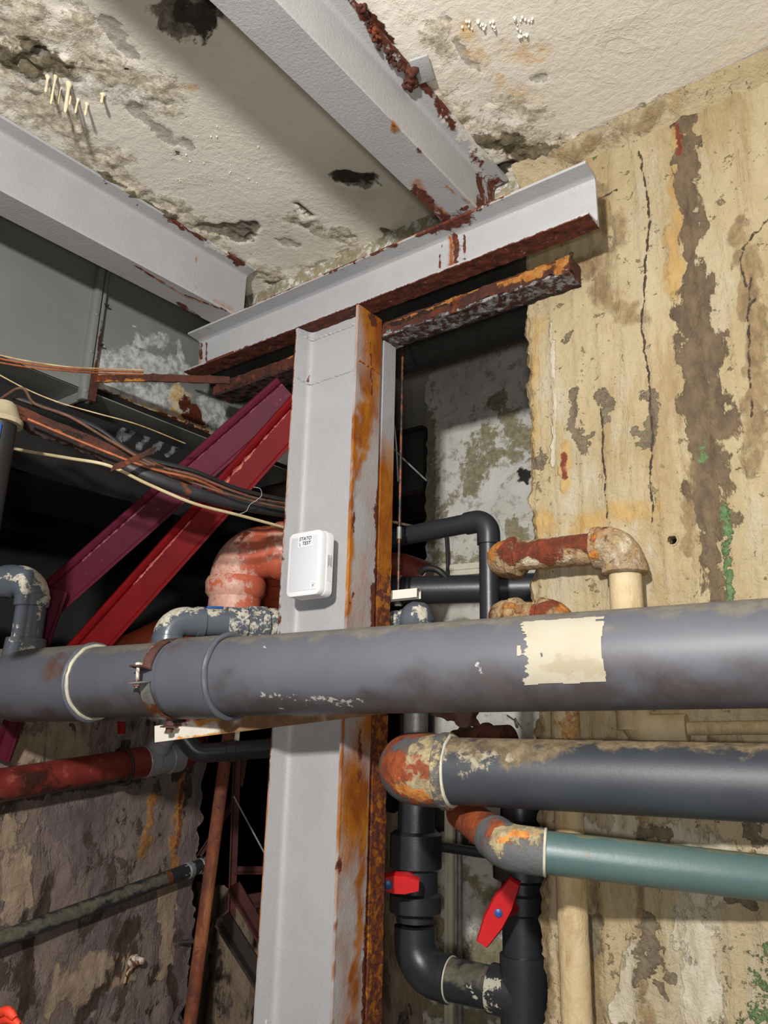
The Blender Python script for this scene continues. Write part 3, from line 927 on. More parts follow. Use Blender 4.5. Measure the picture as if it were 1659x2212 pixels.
f1 = [('rust', PL([(385, 655), (430, 688)], 'z', ZX1), .010), ('ochre', PL([(300, 580), (400, 640), (490, 672)], 'z', ZX1), .005, .95), ('rust', PL([(400, 638), (490, 672)], 'z', ZX1), .004),
      ('rust', PL([(290, 572), (330, 598)], 'z', ZX1), .003), ('ochre', PL([(462, 655), (495, 668)], 'x', xw(1.45)), .016, .62),
      ('ochre', PL([(320, 480), (313, 575)], 'x', xw(1.2)), .0022, .9), ('ochre', PL([(328, 478), (308, 570)], 'x', xw(1.2)), .0022, .9), ('ochre', PL([(422, 540), (420, 630)], 'x', xw(1.35)), .004, .8),
      ('rust', PL([(549, 610), (551, 655)], 'x', xw(1.57)), .006), ('rust', PL([(570, 600), (600, 620)], 'x', xw(1.62)), .02, .9),
      ('rust', [A3(xw(1.2) + .047, 1.2, 3.1), A3(xw(1.35) + .047, 1.35, 3.1)], .008), ('rust', [A3(xw(1.46) + .047, 1.46, 3.1), A3(xw(1.48) + .04, 1.5, 3.1)], .014),
      ('pale', [A3(xw(1.35) + .045, 1.35, 3.095), A3(xw(1.6) + .045, 1.6, 3.095)], .012, .9)]
beam('ceiling_beam', 'grey ceiling beam on the left, passing in front of the grey duct', s1[0], s1[1], e1[0], e1[1], f1)
# small plate jammed between the beam and the ceiling
c0 = pl(912, 150, 'z', 3.096)
make('wedge_plate', box(c0, (.022, .035, .0035), [nrm(A3(1, .35, .12)), A3(-.35, 1, 0), A3(0, 0, 1)], .001), m_steel, None, **T('small grey square plate wedged between the upper centre beam and ceiling', 'plate'))

# ---- old rusted frame round the opening
frT = thing('old_lintel', 'heavily flaking rusty steel lintel and post behind and below the grey channel beam', 'lintel', (-1.26, 1.62, 0))
Y0 = 1.585


def flaky(V, a):
    n = fbm(V, 45, 4)
    V = V.copy()
    low_ = np.clip((2.735 - V[:, 2]) / .02, 0, 1)
    V[:, 2] += low_ * (n - .55) * .03
    V[:, 1] += (fbm(V + 5, 55, 3) - .6) * .012
    return V


of = [('ochre', PL([(1165, 580), (1222, 560)], 'y', Y0), .018), ('ochre', PL([(925, 668), (960, 650), (1025, 622)], 'y', Y0), .011), ('ochre', PL([(830, 700), (920, 672)], 'y', Y0), .007, .8),
      ('ochre', PL([(1090, 610), (1170, 585)], 'y', Y0), .014, .9), ('ochre', PL([(560, 775), (634, 760)], 'y', Y0), .016), ('ochre', PL([(480, 810), (560, 785)], 'y', Y0), .008, .9),
      ('grey', PL([(860, 738), (920, 710)], 'y', Y0 + .04), .03), ('grey', PL([(960, 695), (1080, 655), (1240, 605)], 'z', 2.715), .016, .95), ('dark', PL([(830, 705), (1000, 650), (1230, 575)], 'z', 2.73), .006)]
make('lintel_channel', sweep([(0, 0), (.065, 0), (.065, .028), (.068, .03), (.068, .042), (.008, .042), (.008, .032), (0, .030)], A3(-1.95, Y0, 2.708), A3(-.665, Y0, 2.708), A3(0, 1, 0), A3(0, 0, 1), .006, .0055),
     m_rust, frT, of, disp=flaky, recalc=True, sharp=50)
make('lintel_flange', sweep([(0, 0), (.076, 0), (.076, .009), (0, .009)], A3(-1.94, Y0 - .001, 2.699), A3(-.668, Y0 - .001, 2.699), A3(0, 1, 0), A3(0, 0, 1), .006, .006), m_rust, frT, [('grey', lambda V: np.where(V[:, 0] > -1.25, .52, 0)), ('dark', lambda V: np.where(V[:, 0] < -1.3, .5, 0)), ('dark', [A3(-1.2, Y0 + .075, 2.70), A3(-.67, Y0 + .075, 2.70)], .012)], disp=lump(.007, 60), recalc=True)
pf = [('rust', lambda V: np.clip((2.05 - V[:, 2]) / .25 + .3, 0, .56)), ('ochre', lambda V: np.clip((2.45 - V[:, 2]) / .3 + .3, 0, .9)),
      ('ochre', lambda V: np.where((V[:, 2] < 1.2), .7, 0))]
make('frame_post', sweep([(-.030, 0), (.0, 0), (.0, .006), (-.005, .006), (-.005, .016), (0, .016), (0, .072), (-.012, .074), (-.030, .074)], A3(-1.238, Y0, 0), A3(-1.238, Y0, 2.706), A3(1, 0, 0), A3(0, 1, 0), .02, .006),
     m_steel, frT, pf, recalc=True, disp=lambda V, a: V + np.stack([(fbm(V, 50, 3) - .5) * .006 * (a['rust'] > .3), 0 * V[:, 0], 0 * V[:, 0]], 1), label='frame post of grey paint and dark rust')

# ---- bracket under the big pipe
bA, bB = pl(333, 1600, 'y', 1.26), pl(856, 1538, 'y', 1.462)
bA = A3(bA[0], 1.262, bA[2] - .004)
bdv = nrm(bB - bA)
bup = nrm(A3(0, 0, 1) - bdv * bdv[2])
bbk = np.cross(bup, bdv)
bbk = bbk if bbk[1] > 0 else -bbk
brk = make('angle_bracket', sweep([(0, 0), (.004, 0), (.004, .034), (.040, .034), (.040, .039), (0, .039)], bA, bB, bbk, bup, .01, .006), m_whitesteel, None,
           [('brown', [bA + bdv * .16 + bup * .02, bB], .03), ('ochre', [bB - bdv * .12, bB], .03), ('ochre', [bA + bdv * .06 + bup * .002, bA + bdv * .3], .004),  # brown run is the big pipe's shadow in colour; ochre is staining
            ('rust', [bA + bdv * .05 + bup * .04 + bbk * .02, bA + bdv * .12 + bup * .04 + bbk * .02], .016), ('ochre', [bA + bdv * .12 + bup * .04, bA + bdv * .18 + bup * .04], .01), ('rust', [bB - bdv * .09, bB], .012)],
           recalc=True, **T('white rust stained angle iron bracket, shade painted brown under the big grey pipe, fixed to the column', 'bracket'))

# ================================================================ the big grey pipe
PA, PB = A3(-1.80, 1.224, 1.730), A3(-.296, 1.441, 1.756)
PD = nrm(PB - PA)
PR = .09


def pipe_at(x):
    """point of the big pipe's axis seen nearest to pixel column x"""
    best = None
    for t in np.linspace(-.6, 2.2, 1400):
        p = PA + PD * t
        v = p - EYE
        u = 829.5 + FPX * (v @ CR) / (v @ FW)
        if best is None or abs(u - x) < best[0]:
            best = (abs(u - x), p)
    return best[1]


def ray_pipe(x, y, R=PR):
    """where the ray through a pixel meets the surface of the big pipe: (distance along, angle)"""
    d = nrm(ray(x, y))
    o = EYE - PA
    dp, op = d - PD * (d @ PD), o - PD * (o @ PD)
    A_, B_, C_ = dp @ dp, 2 * dp @ op, op @ op - R * R
    t = (-B_ - math.sqrt(max(0, B_ * B_ - 4 * A_ * C_))) / (2 * A_)
    q = EYE + d * t - PA
    s = q @ PD
    n = q - PD * s
    return s, math.atan2(n @ PV, n @ PU)


PU = nrm(np.cross(PD, A3(0, 0, 1)))          # points towards the viewer's side
if PU[1] > 0:
    PU = -PU
PV = nrm(np.cross(PD, PU))
if PV[2] < 0:
    PV = -PV
cyl = lambda s, a, R: PA + PD * s + R * (PU * math.cos(a) + PV * math.sin(a))
on_pipe = lambda pts, R=PR: [cyl(*ray_pipe(x, y, R), R) for x, y in pts]

bp = thing('big_grey_pipe', 'big grey plastic pipe running right across the picture, with a torn paper label', 'pipe', pipe_at(700) - A3(0, 0, PR))
mf = [('grime', [cyl(s, -.95, PR) for s in (-.5, 2.1)], .045), ('grime', [cyl(s, -1.5, PR) for s in (-.5, 2.1)], .04),
      ('dust', [cyl(s, 1.15, PR) for s in (-.5, 2.1)], .03), ('dust', [cyl(s, 1.7, PR) for s in (-.5, 2.1)], .04)]
mf += [('scuff', on_pipe([(570, 1505), (640, 1510), (760, 1518)]), .014, .50), ('scuff', on_pipe([(1040, 1450), (1030, 1430)]), .006, .8), ('scuff', on_pipe([(600, 1530), (605, 1531)]), .004),
       ('scuff', on_pipe([(680, 1517), (682, 1517)]), .004), ('scuff', on_pipe([(780, 1513), (783, 1513)]), .004), ('scuff', on_pipe([(570, 1399), (571, 1400)]), .003),
       ('grime', on_pipe([(1170, 1490), (1190, 1530)]), .006), ('grime', on_pipe([(785, 1495), (805, 1530)]), .004), ('dust', on_pipe([(640, 1390), (632, 1410)]), .004)]
pL, pR_ = pipe_at(-60), PA + PD * 2.15
make('pipe', tube(path([pipe_at(30), pR_], step=.015), PR, 72), m_pipe, bp, mf)
sl = [('dust', [cyl(s, 1.3, .098) for s in (-.6, .6)], .04), ('grime', [cyl(s, -1.4, .098) for s in (-.6, .6)], .045), ('rust', on_pipe([(110, 1440), (180, 1440)], .097), .03, .8),
      ('scuff', on_pipe([(80, 1490), (84, 1500)], .097), .003)]
q0, q1 = pipe_at(40), pipe_at(205)
make('sleeve', lathe(q0, PD, [(-.035, .070), (-.028, .086), (-.012, .094), (0, .0975), (.02, .0985)] + [(t, .0985) for t in np.linspace(.03, np.linalg.norm(q1 - q0), 22)], 72), m_pipe, bp, sl)
make('joint_ring', ring(q1 - PD * .004, PD, .0965, .0065, 60, 10), m_pipe, bp, [('scuff', lambda V: np.full(len(V), .2))], disp=lump(.003, 60))
make('sealant_bead', ring(q1 + PD * .004, PD, .0925, .0052, 60, 10), m_cream, bp, disp=lump(.005, 60), label='cream sealant bead on the left sleeve')
q2, q3 = pipe_at(392), pipe_at(500)
make('sleeve', lathe(q2, PD, [(0, .0905), (.003, .0955)] + [(t, .0965) for t in np.linspace(.006, np.linalg.norm(q3 - q2), 20)], 72), m_pipe, bp, [('grime', [cyl(s, -1.4, .0965) for s in (-.6, .6)], .035), ('dust', [cyl(s, 1.2, .0965) for s in (-.6, .6)], .03), ('rust', [cyl((q2 - PA) @ PD + .04, 1.0, .0965)], .03, .8)])
make('joint_ring', ring(q3, PD, .0955, .007, 60, 10), m_pipe, bp, [('scuff', lambda V: np.full(len(V), .22))], disp=lump(.003, 60), label='pale edged ring on the middle sleeve')
# narrower end and branch at the far left, with the riser standing on it
make('pipe_end', tube([pipe_at(45), pipe_at(20), pL], .072, 48), m_pipe, bp, [('grime', lambda V: np.full(len(V), .5))])
rb = pd(50, 1425, (pipe_at(50) - EYE) @ FW)
ax0 = pipe_at(42)
rx = A3(ax0[0], ax0[1], 0)
rz = lambda y: pl(60, y, 'y', ax0[1])[2]
base = A3(ax0[0], ax0[1], ax0[2])
ztop = pl(60, 1258, 'y', ax0[1])[2]
cor = A3(ax0[0], ax0[1], ztop)
make('branch_tee', lathe(base, A3(0, 0, 1), [(0, .062), (.06, .060), (.098, .056), (.128, .054), (.130, .046)], 40), m_fit, bp,
     [('lime', [base + A3(.05, -.03, .10), base + A3(.03, -.05, .115)], .02, .7), ('lime', [base + A3(.05, -.02, .05), base + A3(.04, -.04, .08)], .02, .8), ('rust', [base + A3(.06, 0, .06)], .03, .8)])
lft = nrm(A3(-.86, -.42, 0))
zc1 = ztop - .07
make('riser', tube([base + A3(0, 0, .12), A3(rx[0], rx[1], zc1)], .042, 36), m_fit, bp,
     [('lime', [base + A3(.036, .01, .13), base + A3(.04, .008, .22)], .008), ('lime', [base + A3(.02, -.04, .125), base + A3(-.02, -.04, .125)], .006)])
make('elbow', cat(tube(path([A3(rx[0], rx[1], zc1 - .005), cor, cor + lft * .10], .058, 14, .008), .047, 40), tube([cor + lft * .08, cor + lft * .42], .042, 36),
                  collar(A3(rx[0], rx[1], zc1 + .012), A3(0, 0, 1), .036, .0485), collar(cor + lft * .082, lft, .03, .0485)), m_fit, bp,
     [('lime', [cor + A3(.045, .01, -.06), cor + A3(.035, .01, -.01), cor + A3(-.02, 0, .045)], .022), ('lime', [cor + lft * .07 + A3(0, -.04, .0), cor + A3(.0, -.04, .0), cor + A3(.03, -.04, -.04)], .011, .95)], recalc=True)

# torn paper label
corn = [(1125, 1345), (1310, 1330), (1311, 1473), (1127, 1480)]
sa = [ray_pipe(*p) for p in corn]
s0, s1_ = np.mean([sa[0][0], sa[3][0]]), np.mean([sa[1][0], sa[2][0]])
t0, t1 = np.mean([sa[0][1], sa[1][1]]), np.mean([sa[2][1], sa[3][1]])
us, vs = np.linspace(0, 1, 90), np.linspace(0, 1, 70)


def torn(u, v):
    e = .045 + .02 * math.sin(v * 31) + .012 * math.sin(v * 83) + (.06 if .28 < v < .56 else 0) + (.07 if .58 < v < .78 else 0) + (.05 if .78 <= v < .9 else 0)
    if v < .10 or v > .93:
        e = .012 + .015 * math.sin(v * 60) + .03 * (v > .93)
    if u < e:
        return .45 < v < .60 and .005 < u < .05 + .01 * math.sin(v * 50)
    if u > .985 + .01 * math.sin(v * 9) or v < .008 + .006 * math.sin(u * 21) or v > .99 + .008 * math.sin(u * 13):
        return False
    return not (u > .90 and .07 < v < .12 + .04 * (u - .95) and u < .985)


lbV, lbF = gridm(us, vs, lambda u, v: np.array([cyl(s0 + (s1_ - s0) * a, t0 + (t1 - t0) * b, PR + .0012 + .0008 * (a < .1)) for a, b in zip(u, v)]), torn)
make('paper_label', (lbV, lbF), m_label, bp, [('dark', on_pipe([(1168, 1415), (1170, 1418)]), .0025), ('dark', on_pipe([(1228, 1456), (1238, 1449)]), .0018), ('stain', on_pipe([(1200, 1440), (1290, 1440)]), .02, .8)], label='torn cream paper label without writing')

# ---- pipe clamp
kp = pipe_at(374)
cl = thing('pipe_clamp', 'rusty two-part pipe clamp bolted round the big grey pipe above the bracket', 'clamp', kp - A3(0, 0, .10))


def band(a0, a1, R=.0935, wd=.030, th=.004, n=30):
    V, F = [], []
    s = (kp - PA) @ PD
    for i in range(n + 1):
        a = a0 + (a1 - a0) * i / n
        for ds, r in ((-wd / 2, R), (wd / 2, R), (wd / 2, R + th), (-wd / 2, R + th)):
            V.append(cyl(s + ds, a, r))
    for i in range(n):
        for k in range(4):
            F.append((i * 4 + k, i * 4 + (k + 1) % 4, i * 4 + 4 + (k + 1) % 4, i * 4 + 4 + k))
    F += [(0, 1, 2, 3), (n * 4 + 3, n * 4 + 2, n * 4 + 1, n * 4)]
    return np.array(V), F


sk = (kp - PA) @ PD
m_band = M('purple_brown_rust', C(98, 66, 58), C(70, 44, 36), 30, [L('ochre', C(170, 120, 66), None, 40)], rough=0.7, bump=0.6, bn=80)
ear = lambda a: box(cyl(sk, a, .112), (.017, .020, .002), [PD, nrm(cyl(0, a, 1) - cyl(0, a, 0)), nrm(np.cross(PD, cyl(0, a, 1) - cyl(0, a, 0)))], .0008)
make('upper_band', band(.17, 2.95), m_band, cl, [('ochre', [cyl(sk - .014, a, .096) for a in (.2, .8, 1.5)], .004)], recalc=True)
make('lower_band', band(-.17, -2.95), m_galv, cl, [('rust', [cyl(sk, a, .096) for a in (-1.0, -1.6)], .03)], recalc=True, label='pale galvanised lower half')
make('upper_ear', ear(.15), m_band, cl)
make('lower_ear', ear(-.15), m_galv, cl)
bz = nrm(np.cross(PD, PU))
bz = bz if bz[2] > 0 else -bz
bp0 = cyl(sk, 0, .118)
make('bolt', cat(tube([bp0 - bz * .030, bp0 + bz * .028], .0042, 12), lathe(bp0 + bz * .019, bz, [(0, .008), (.007, .008), (.0085, .006)], 6), lathe(bp0 - bz * .027, bz, [(0, .006), (.002, .008), (.009, .008)], 6)), m_whitesteel, cl, [('rust', lambda V: np.full(len(V), .48))])
ft = cyl(sk, -math.pi / 2, .094)
make('foot_stud', cat(tube([ft + A3(0, 0, .01), ft - A3(0, 0, .034)], .008, 12), lathe(ft - A3(0, 0, .022), A3(0, 0, 1), [(0, .022), (.003, .022), (.005, .014), (.012, .013)], 6)), m_band, cl)

# ================================================================ valve riser behind the big pipe (left of the column)
gc = pd(366, 1342, 2.19)
g0 = A3(gc[0], gc[1], 1.72)
gz = gc[2]
ge = pd(640, 1350, 2.37)
gd = nrm(ge - gc)
gv = thing('union_riser', 'lime crusted grey elbow and threaded union behind the big pipe, left of the column', 'pipe fitting', g0)
make('elbow', cat(tube(path([g0, gc, gc + gd * .095], .048, 12, .006), .0415, 36), collar(A3(g0[0], g0[1], gz - .06), A3(0, 0, 1), .04, .044), collar(gc + gd * .085, gd, .024, .044)), m_fit, gv,
     [('lime', [gc + A3(-.03, -.015, -.01), gc + A3(0, -.02, .025), gc + gd * .07 + A3(0, -.015, .03)], .028, .95), ('lime', [gc + A3(.0, -.03, -.022), gc + gd * .08 + A3(0, -.03, -.008)], .009)], recalc=True)
make('pipe', tube(path([gc + gd * .09, gc + gd * .18], step=.006), .039, 36), m_fit, gv, [('lime', [gc + gd * .08 + A3(0, -.02, .028), gc + gd * .16 + A3(0, -.02, .028)], .02), ('rust', [gc + gd * .10 + A3(0, -.03, -.01), gc + gd * .16 + A3(0, -.03, -.01)], .008)])
rl = lambda z: [('lime', lambda V: np.full(len(V), z)), ('rust', [gc + gd * .1 + A3(0, -.04, -.012), gc + gd * .4 + A3(0, -.04, -.012)], .01, .8)]
make('valve_body', lathe(gc + gd * .160, gd, [(0, .041), (.004, .046), (.057, .047), (.061, .041), (.066, .041)], 36), m_fit, gv, rl(.45))
make('union_nut', lathe(gc + gd * .225, gd, [(0, .043), (.004, .0495), (.056, .0495), (.060, .043)], 48, (2, .05, .003, .057)), m_fit, gv, rl(.44))
make('union_nut', lathe(gc + gd * .290, gd, [(0, .041), (.004, .0475), (.022, .048), (.026, .042), (.034, .042), (.038, .047), (.066, .047), (.070, .040)], 48, (2, .05, .037, .067)), m_fit, gv, rl(.55))
make('threaded_end', lathe(gc + gd * .358, gd, [(0, .039), (.01, .043), (.02, .039), (.03, .042), (.06, .042)], 36), m_orange, gv, [('lime', lambda V: np.full(len(V), .5))], label='orange threaded end')
make('blue_lever', box(gc + gd * .125 + A3(0, 0, .0425), (.024, .010, .0035), [gd, np.cross(A3(0, 0, 1), gd), np.cross(gd, np.cross(A3(0, 0, 1), gd))], .001), m_blue, gv, label='blue plastic lever')

# ================================================================ salmon and orange drain pipes
sv = thing('salmon_drain_elbow', 'big salmon drain elbow with a ribbed socket, blotched white, left of the column', 'drain pipe', pd(508, 1400, 2.56))
s_b, s_c = pd(506, 1420, 2.56), pd(515, 1195, 2.56)
s_b[0], s_b[1] = s_c[0], s_c[1]
s_e = s_c + nrm(A3(.80, .42, .02)) * .26
sd = nrm(s_e - s_c)
make('elbow', cat(tube(path([s_c - A3(0, 0, .09), s_c, s_c + sd * .13], 0.09, 14, .008), .0845, 44)), m_salmon, sv,
     [('lime', [s_c + A3(-.05, -.05, -.08), s_c + A3(-.02, -.06, .03)], .10, .95), ('rust', [s_c + sd * .075 + A3(0, -.07, .05), s_c + sd * .07 + A3(0, -.08, -.04)], .013), ('rust', [s_c + sd * .05 + A3(0, -.05, .075), s_c + sd * .13 + A3(0, -.05, .075)], .012)])
make('socket', lathe(A3(s_c[0], s_c[1], s_b[2]), A3(0, 0, 1), [(0, .081)] + [(t, .0825) for t in np.linspace(.05, s_c[2] - s_b[2] - .15, 12)] + [(s_c[2] - s_b[2] - .135, 0.094), (s_c[2] - s_b[2] - .10, .097), (s_c[2] - s_b[2] - .085, .0905)], 44), m_salmon, sv,
     [('lime', [A3(s_c[0] - .0, s_c[1] - .08, s_b[2] + .06), A3(s_c[0] - .05, s_c[1] - .07, s_c[2] - .1), A3(s_c[0] + .05, s_c[1] - .07, s_c[2] - .15)], .07)])
make('side_socket', lathe(s_c + sd * .12, sd, [(0, .089), (.02, .097), (.035, .097), (.05, .089), (.16, .089)], 44), m_salmon, sv, [('lime', [s_c + sd * .1, s_c + sd * .3], .10, .6)])
oo = thing('orange_pipe', 'orange drain pipe standing behind the salmon elbow, mostly hidden by the column', 'drain pipe', pd(598, 1400, 2.85))
o0, o1 = pd(604, 1420, 2.85), pd(614, 1180, 2.85)
make('pipe', tube(path([o0, A3(o0[0], o0[1], o1[2]), pl(614, 1180, 'y', 4.38)], .09, 8, .02), .072, 36), m_orange, oo)
make('socket_rim', collar(A3(o0[0], o0[1], pl(600, 1290, 'y', o0[1])[2]), A3(0, 0, 1), .05, .082, .006, 36), m_orange, oo)
oa, ob = pd(160, 1470, 2.46), pd(420, 1345, 2.66)
make('sloping_pipe', tube(path([oa, ob], step=.02), .062, 36), m_orange, None, **T('orange pipe sloping up just behind the big grey pipe, left of the grey elbow', 'drain pipe'))

# ================================================================ red braces
def brace(name, label, up0, up1, lo0, lo1, d0, d1, mat, feats=(), lipw=.022):
    """angle section whose broad face lies between an upper and a lower edge seen in the photograph"""
    A_, B_ = pd(*up0, d0), pd(*up1, d1)
    Cc, D2 = pd(*lo0, d0 + .01), pd(*lo1, d1 + .01)
    d = nrm(B_ - A_)
    wv = ((Cc - A_) + (D2 - B_)) / 2
    wv = wv - d * (wv @ d)
    wd = np.linalg.norm(wv)
    wv = wv / wd
    nv = nrm(np.cross(d, wv))
    if nv @ (EYE - A_) < 0:
        nv = -nv
    pr = [(0, -.012), (lipw * .2, .006), (lipw * .6, .010), (lipw, .007), (lipw + .006, 0), (wd - .012, 0), (wd - .008, .004), (wd, .004), (wd, -.008), (lipw, -.008), (lipw, -.028), (0, -.028)]
    fs = [('scuff', [A_ + wv * (lipw + .004) + d * t0_, A_ + wv * (lipw + .004) + d * t1_], r) for t0_, t1_, r in feats]
    fs.append(('scuff', [A_ + wv * wd * .6, B_ + wv * wd * .6], .012, .34 if mat is m_redA else .0))
    return make(name, sweep(pr, A_, B_, wv, nv, .012, .006), mat, None, fs, recalc=True, sharp=28, **T(label, 'steel brace'))


brace('steel_brace', 'purple crimson diagonal steel brace, upper one of the crossing pair', (596, 814), (80, 1270), (660, 866), (105, 1337), 2.40, 2.36, m_redA, [(.0, .5, .002), (.55, .8, .004)])
brace('steel_brace', 'bright red diagonal steel brace, lower one of the pair', (640, 840), (85, 1458), (662, 931), (185, 1452), 2.35, 2.29, m_redB, [(.05, .2, .003), (.22, .36, .006), (.5, .75, .004)])
brace('brace_leg', 'dark red steel leg below the left end of the purple brace', (106, 1268), (-22, 1636), (142, 1290), (20, 1648), 2.33, 2.31, m_redA, [(.1, .3, .002)], .012)

# ================================================================ grey duct and black insulated duct, upper left
XD = -2.10
du = thing('air_duct', 'grey sheet metal air duct at upper left with a flanged joint and white blooms', 'duct', (XD - .25, 1.2, 2.63))
zb0 = pl(120, 818, 'x', XD)[2]
zb1 = pl(330, 888, 'x', XD)[2]
yj = pl(205, 700, 'x', XD)[1]
dfe = [('pale', PL([(220, 790), (290, 790), (380, 800)], 'x', XD), .05), ('pale', PL([(230, 850), (330, 860), (400, 880)], 'x', XD), .05), ('pale', PL([(300, 740), (360, 740)], 'x', XD), .03, .8),
       ('pale', PL([(385, 735), (392, 790)], 'x', XD), .012), ('ochre', PL([(390, 860), (385, 890)], 'x', XD), .03), ('rust', PL([(400, 870), (430, 905)], 'x', XD), .035), ('rust', PL([(215, 840), (300, 880), (450, 935)], 'x', XD), .006, .9),
       ('ochre', PL([(215, 838), (300, 876), (450, 932)], 'x', XD), .012, .9), ('pale', PL([(450, 890), (480, 900)], 'x', XD), .05), ('rust', PL([(340, 895), (380, 910)], 'x', XD), .012),
       ('pale', PL([(290, 705), (292, 707)], 'x', XD), .005)]
make('side_panel', box((XD - .002, (yj - 2.0) / 2 + .005, (zb0 + 3.09) / 2), (.002, (yj + 2.0) / 2 - .008, (3.09 - zb0) / 2)), m_duct, du)
ys_, zs_ = np.arange(yj + .01, 2.25, .008), np.linspace(zb1, 3.09, 60)
make('side_panel', cat(gridm(ys_, zs_, lambda u, v: np.stack([np.full_like(u, XD), u, v], 1))), m_duct, du, dfe, disp=lump(.004, 12))
make('bottom_panel', box((XD - .25, .1, zb0 + .001), (.25, 2.1, .002)), m_duct, du)
make('top_panel', box((XD - .25, .1, 3.088), (.25, 2.1, .002)), m_duct, du)
make('joint_flange', cat(box((XD + .012, yj - .014, (zb0 + 3.09) / 2 - .02), (.016, .010, (3.09 - zb0) / 2 + .02), bev=.003)), m_duct, du, [('rust', [A3(XD + .03, yj - .004, zb0 - .03), A3(XD + .03, yj - .004, zb0 + .3)], .004)])
make('joint_flange', box((XD + .008, yj + .010, (zb0 + 3.09) / 2 - .02), (.012, .006, (3.09 - zb0) / 2 + .02), bev=.002), m_duct, du, [('rust', [A3(XD + .02, yj + .012, zb0 - .04), A3(XD + .02, yj + .012, zb0 + .16)], .016), ('ochre', [A3(XD + .02, yj + .012, zb0), A3(XD + .02, yj + .012, zb0 + .1)], .01)])
for z in (zb0 - .012, zb0 + .12, zb0 + .25, zb0 + .38):
    make('rivet', lathe(A3(XD + .0275, yj - .014, z), A3(1, 0, 0), [(0, .006), (.002, .006), (.004, .003)], 12), m_duct, du)
for z in (zb0 + .16, zb0 + .30):
    make('flange_clip', box((XD + .020, yj + .018, z), (.006, .007, .003)), m_dark_iron, du)
make('underside_flange', box((XD - .2, yj - .006, zb0 - .018), (.2, .004, .016)), m_duct, du)
blk = thing('insulated_duct', 'black plastic wrapped duct below the grey duct, streaked with white drips', 'duct', (XD - .2, 1.2, 2.30))
bys, bzs = np.arange(.4, 2.0, .010), np.linspace(2.33, min(zb0, zb1) - .045, 40)
bf_ = [('pale', PL(p, 'x', XD - .06), r, s) for p, r, s in [([(280, 905), (255, 945)], .009, 1), ([(310, 912), (265, 952)], .009, 1), ([(340, 925), (300, 965)], .010, 1), ([(370, 935), (330, 975)], .009, 1), ([(400, 950), (360, 985)], .009, 1),
                                                         ([(300, 905), (380, 930), (440, 975)], .016, .9), ([(420, 930), (470, 950)], .02, .9), ([(230, 880), (300, 900)], .004, .7)]]
make('wrapping', gridm(bys, bzs, lambda u, v: np.stack([np.full_like(u, XD - .06), u, v], 1)), m_black, blk, bf_, disp=lump(.008, 14), sharp=60)
make('duct_core', box((XD - .30, 1.15, 2.46), (.19, .80, .12)), m_black, blk)
# a black tank filling the dark behind the braces
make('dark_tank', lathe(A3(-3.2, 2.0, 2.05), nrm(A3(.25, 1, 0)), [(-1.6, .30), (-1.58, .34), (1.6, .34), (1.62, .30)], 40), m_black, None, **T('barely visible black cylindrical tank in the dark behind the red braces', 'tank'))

# rusty flat bar hung from the duct joint
ra = pd(205, 818, 2.40)
ra[0] = XD + .045
r1, r2 = pl(205, 818, 'x', XD + .045), pd(330, 816, 2.36)
r3 = pd(497, 822, 2.33)
make('rusty_strap', cat(sweep([(-.012, -.003), (.012, -.003), (.012, .003), (-.012, .003)], r1, r2, A3(0, 0, 1), nrm(np.cross(r2 - r1, A3(0, 0, 1))), .008, .006),
                        sweep([(-.012, -.003), (.012, -.003), (.012, .003), (-.012, .003)], r2, r3, A3(0, 0, 1), nrm(np.cross(r3 - r2, A3(0, 0, 1))), .008, .006),
                        box(r1 + A3(0, 0, -.03), (.003, .012, .045))), m_rust, None, [('ochre', [r1 - A3(0, 0, .02), r1 + (r2 - r1) * .8 - A3(0, 0, .012)], .010)], disp=lump(.006, 60), recalc=True,
     **T('thin rusty flat bar reaching from the duct joint towards the channel beam', 'flat bar'))

# dark post with a blue stripe at the left edge
bpz = pl(8, 915, 'y', .80)
bs_ = thing('striped_post', 'black post with a blue stripe and a grey cap at the left edge', 'post', (bpz[0], 0.80, 1.90))
make('post', tube([A3(bpz[0] - .012, 0.80, 1.90), A3(bpz[0] - .012, 0.80, bpz[2])], .034, 28), m_rubber, bs_)
pv_ = nrm((EYE - bpz) * A3(1, 1, 0))
ps_ = A3(bpz[0] - .012, 0.80, bpz[2] - .10) + .033 * (pv_ * .98 - R0 * .15)
make('blue_stripe', box(ps_, (.008, .004, .09), [R0 + pv_ * .3, pv_, A3(0, 0, 1)]), m_blue, bs_, label='blue stripe')
make('cap', lathe(A3(bpz[0] - .012, 0.80, bpz[2]), A3(0, 0, 1), [(0, .046), (.012, .046), (.016, .040), (.05, .026), (.055, .02)], 28), m_tan, bs_, label='grey cap')

# ================================================================ cables, wires and the rusted tray, left
def cable(name, label, pts, r, mat, feats=(), cat_='cable', k=7, n=8, group=None):
    Q = [pd(*p) for p in pts]
    if pts[0][0] < 0:
        Q = [Q[0] - nrm(Q[1] - Q[0]) * .22] + Q
    P = curve(Q, k)
    return make(name, tube(P, r, n), mat, None, [(a, [pd(*q) for q in pp], rr) for a, pp, rr in feats], **T(label, cat_, group))


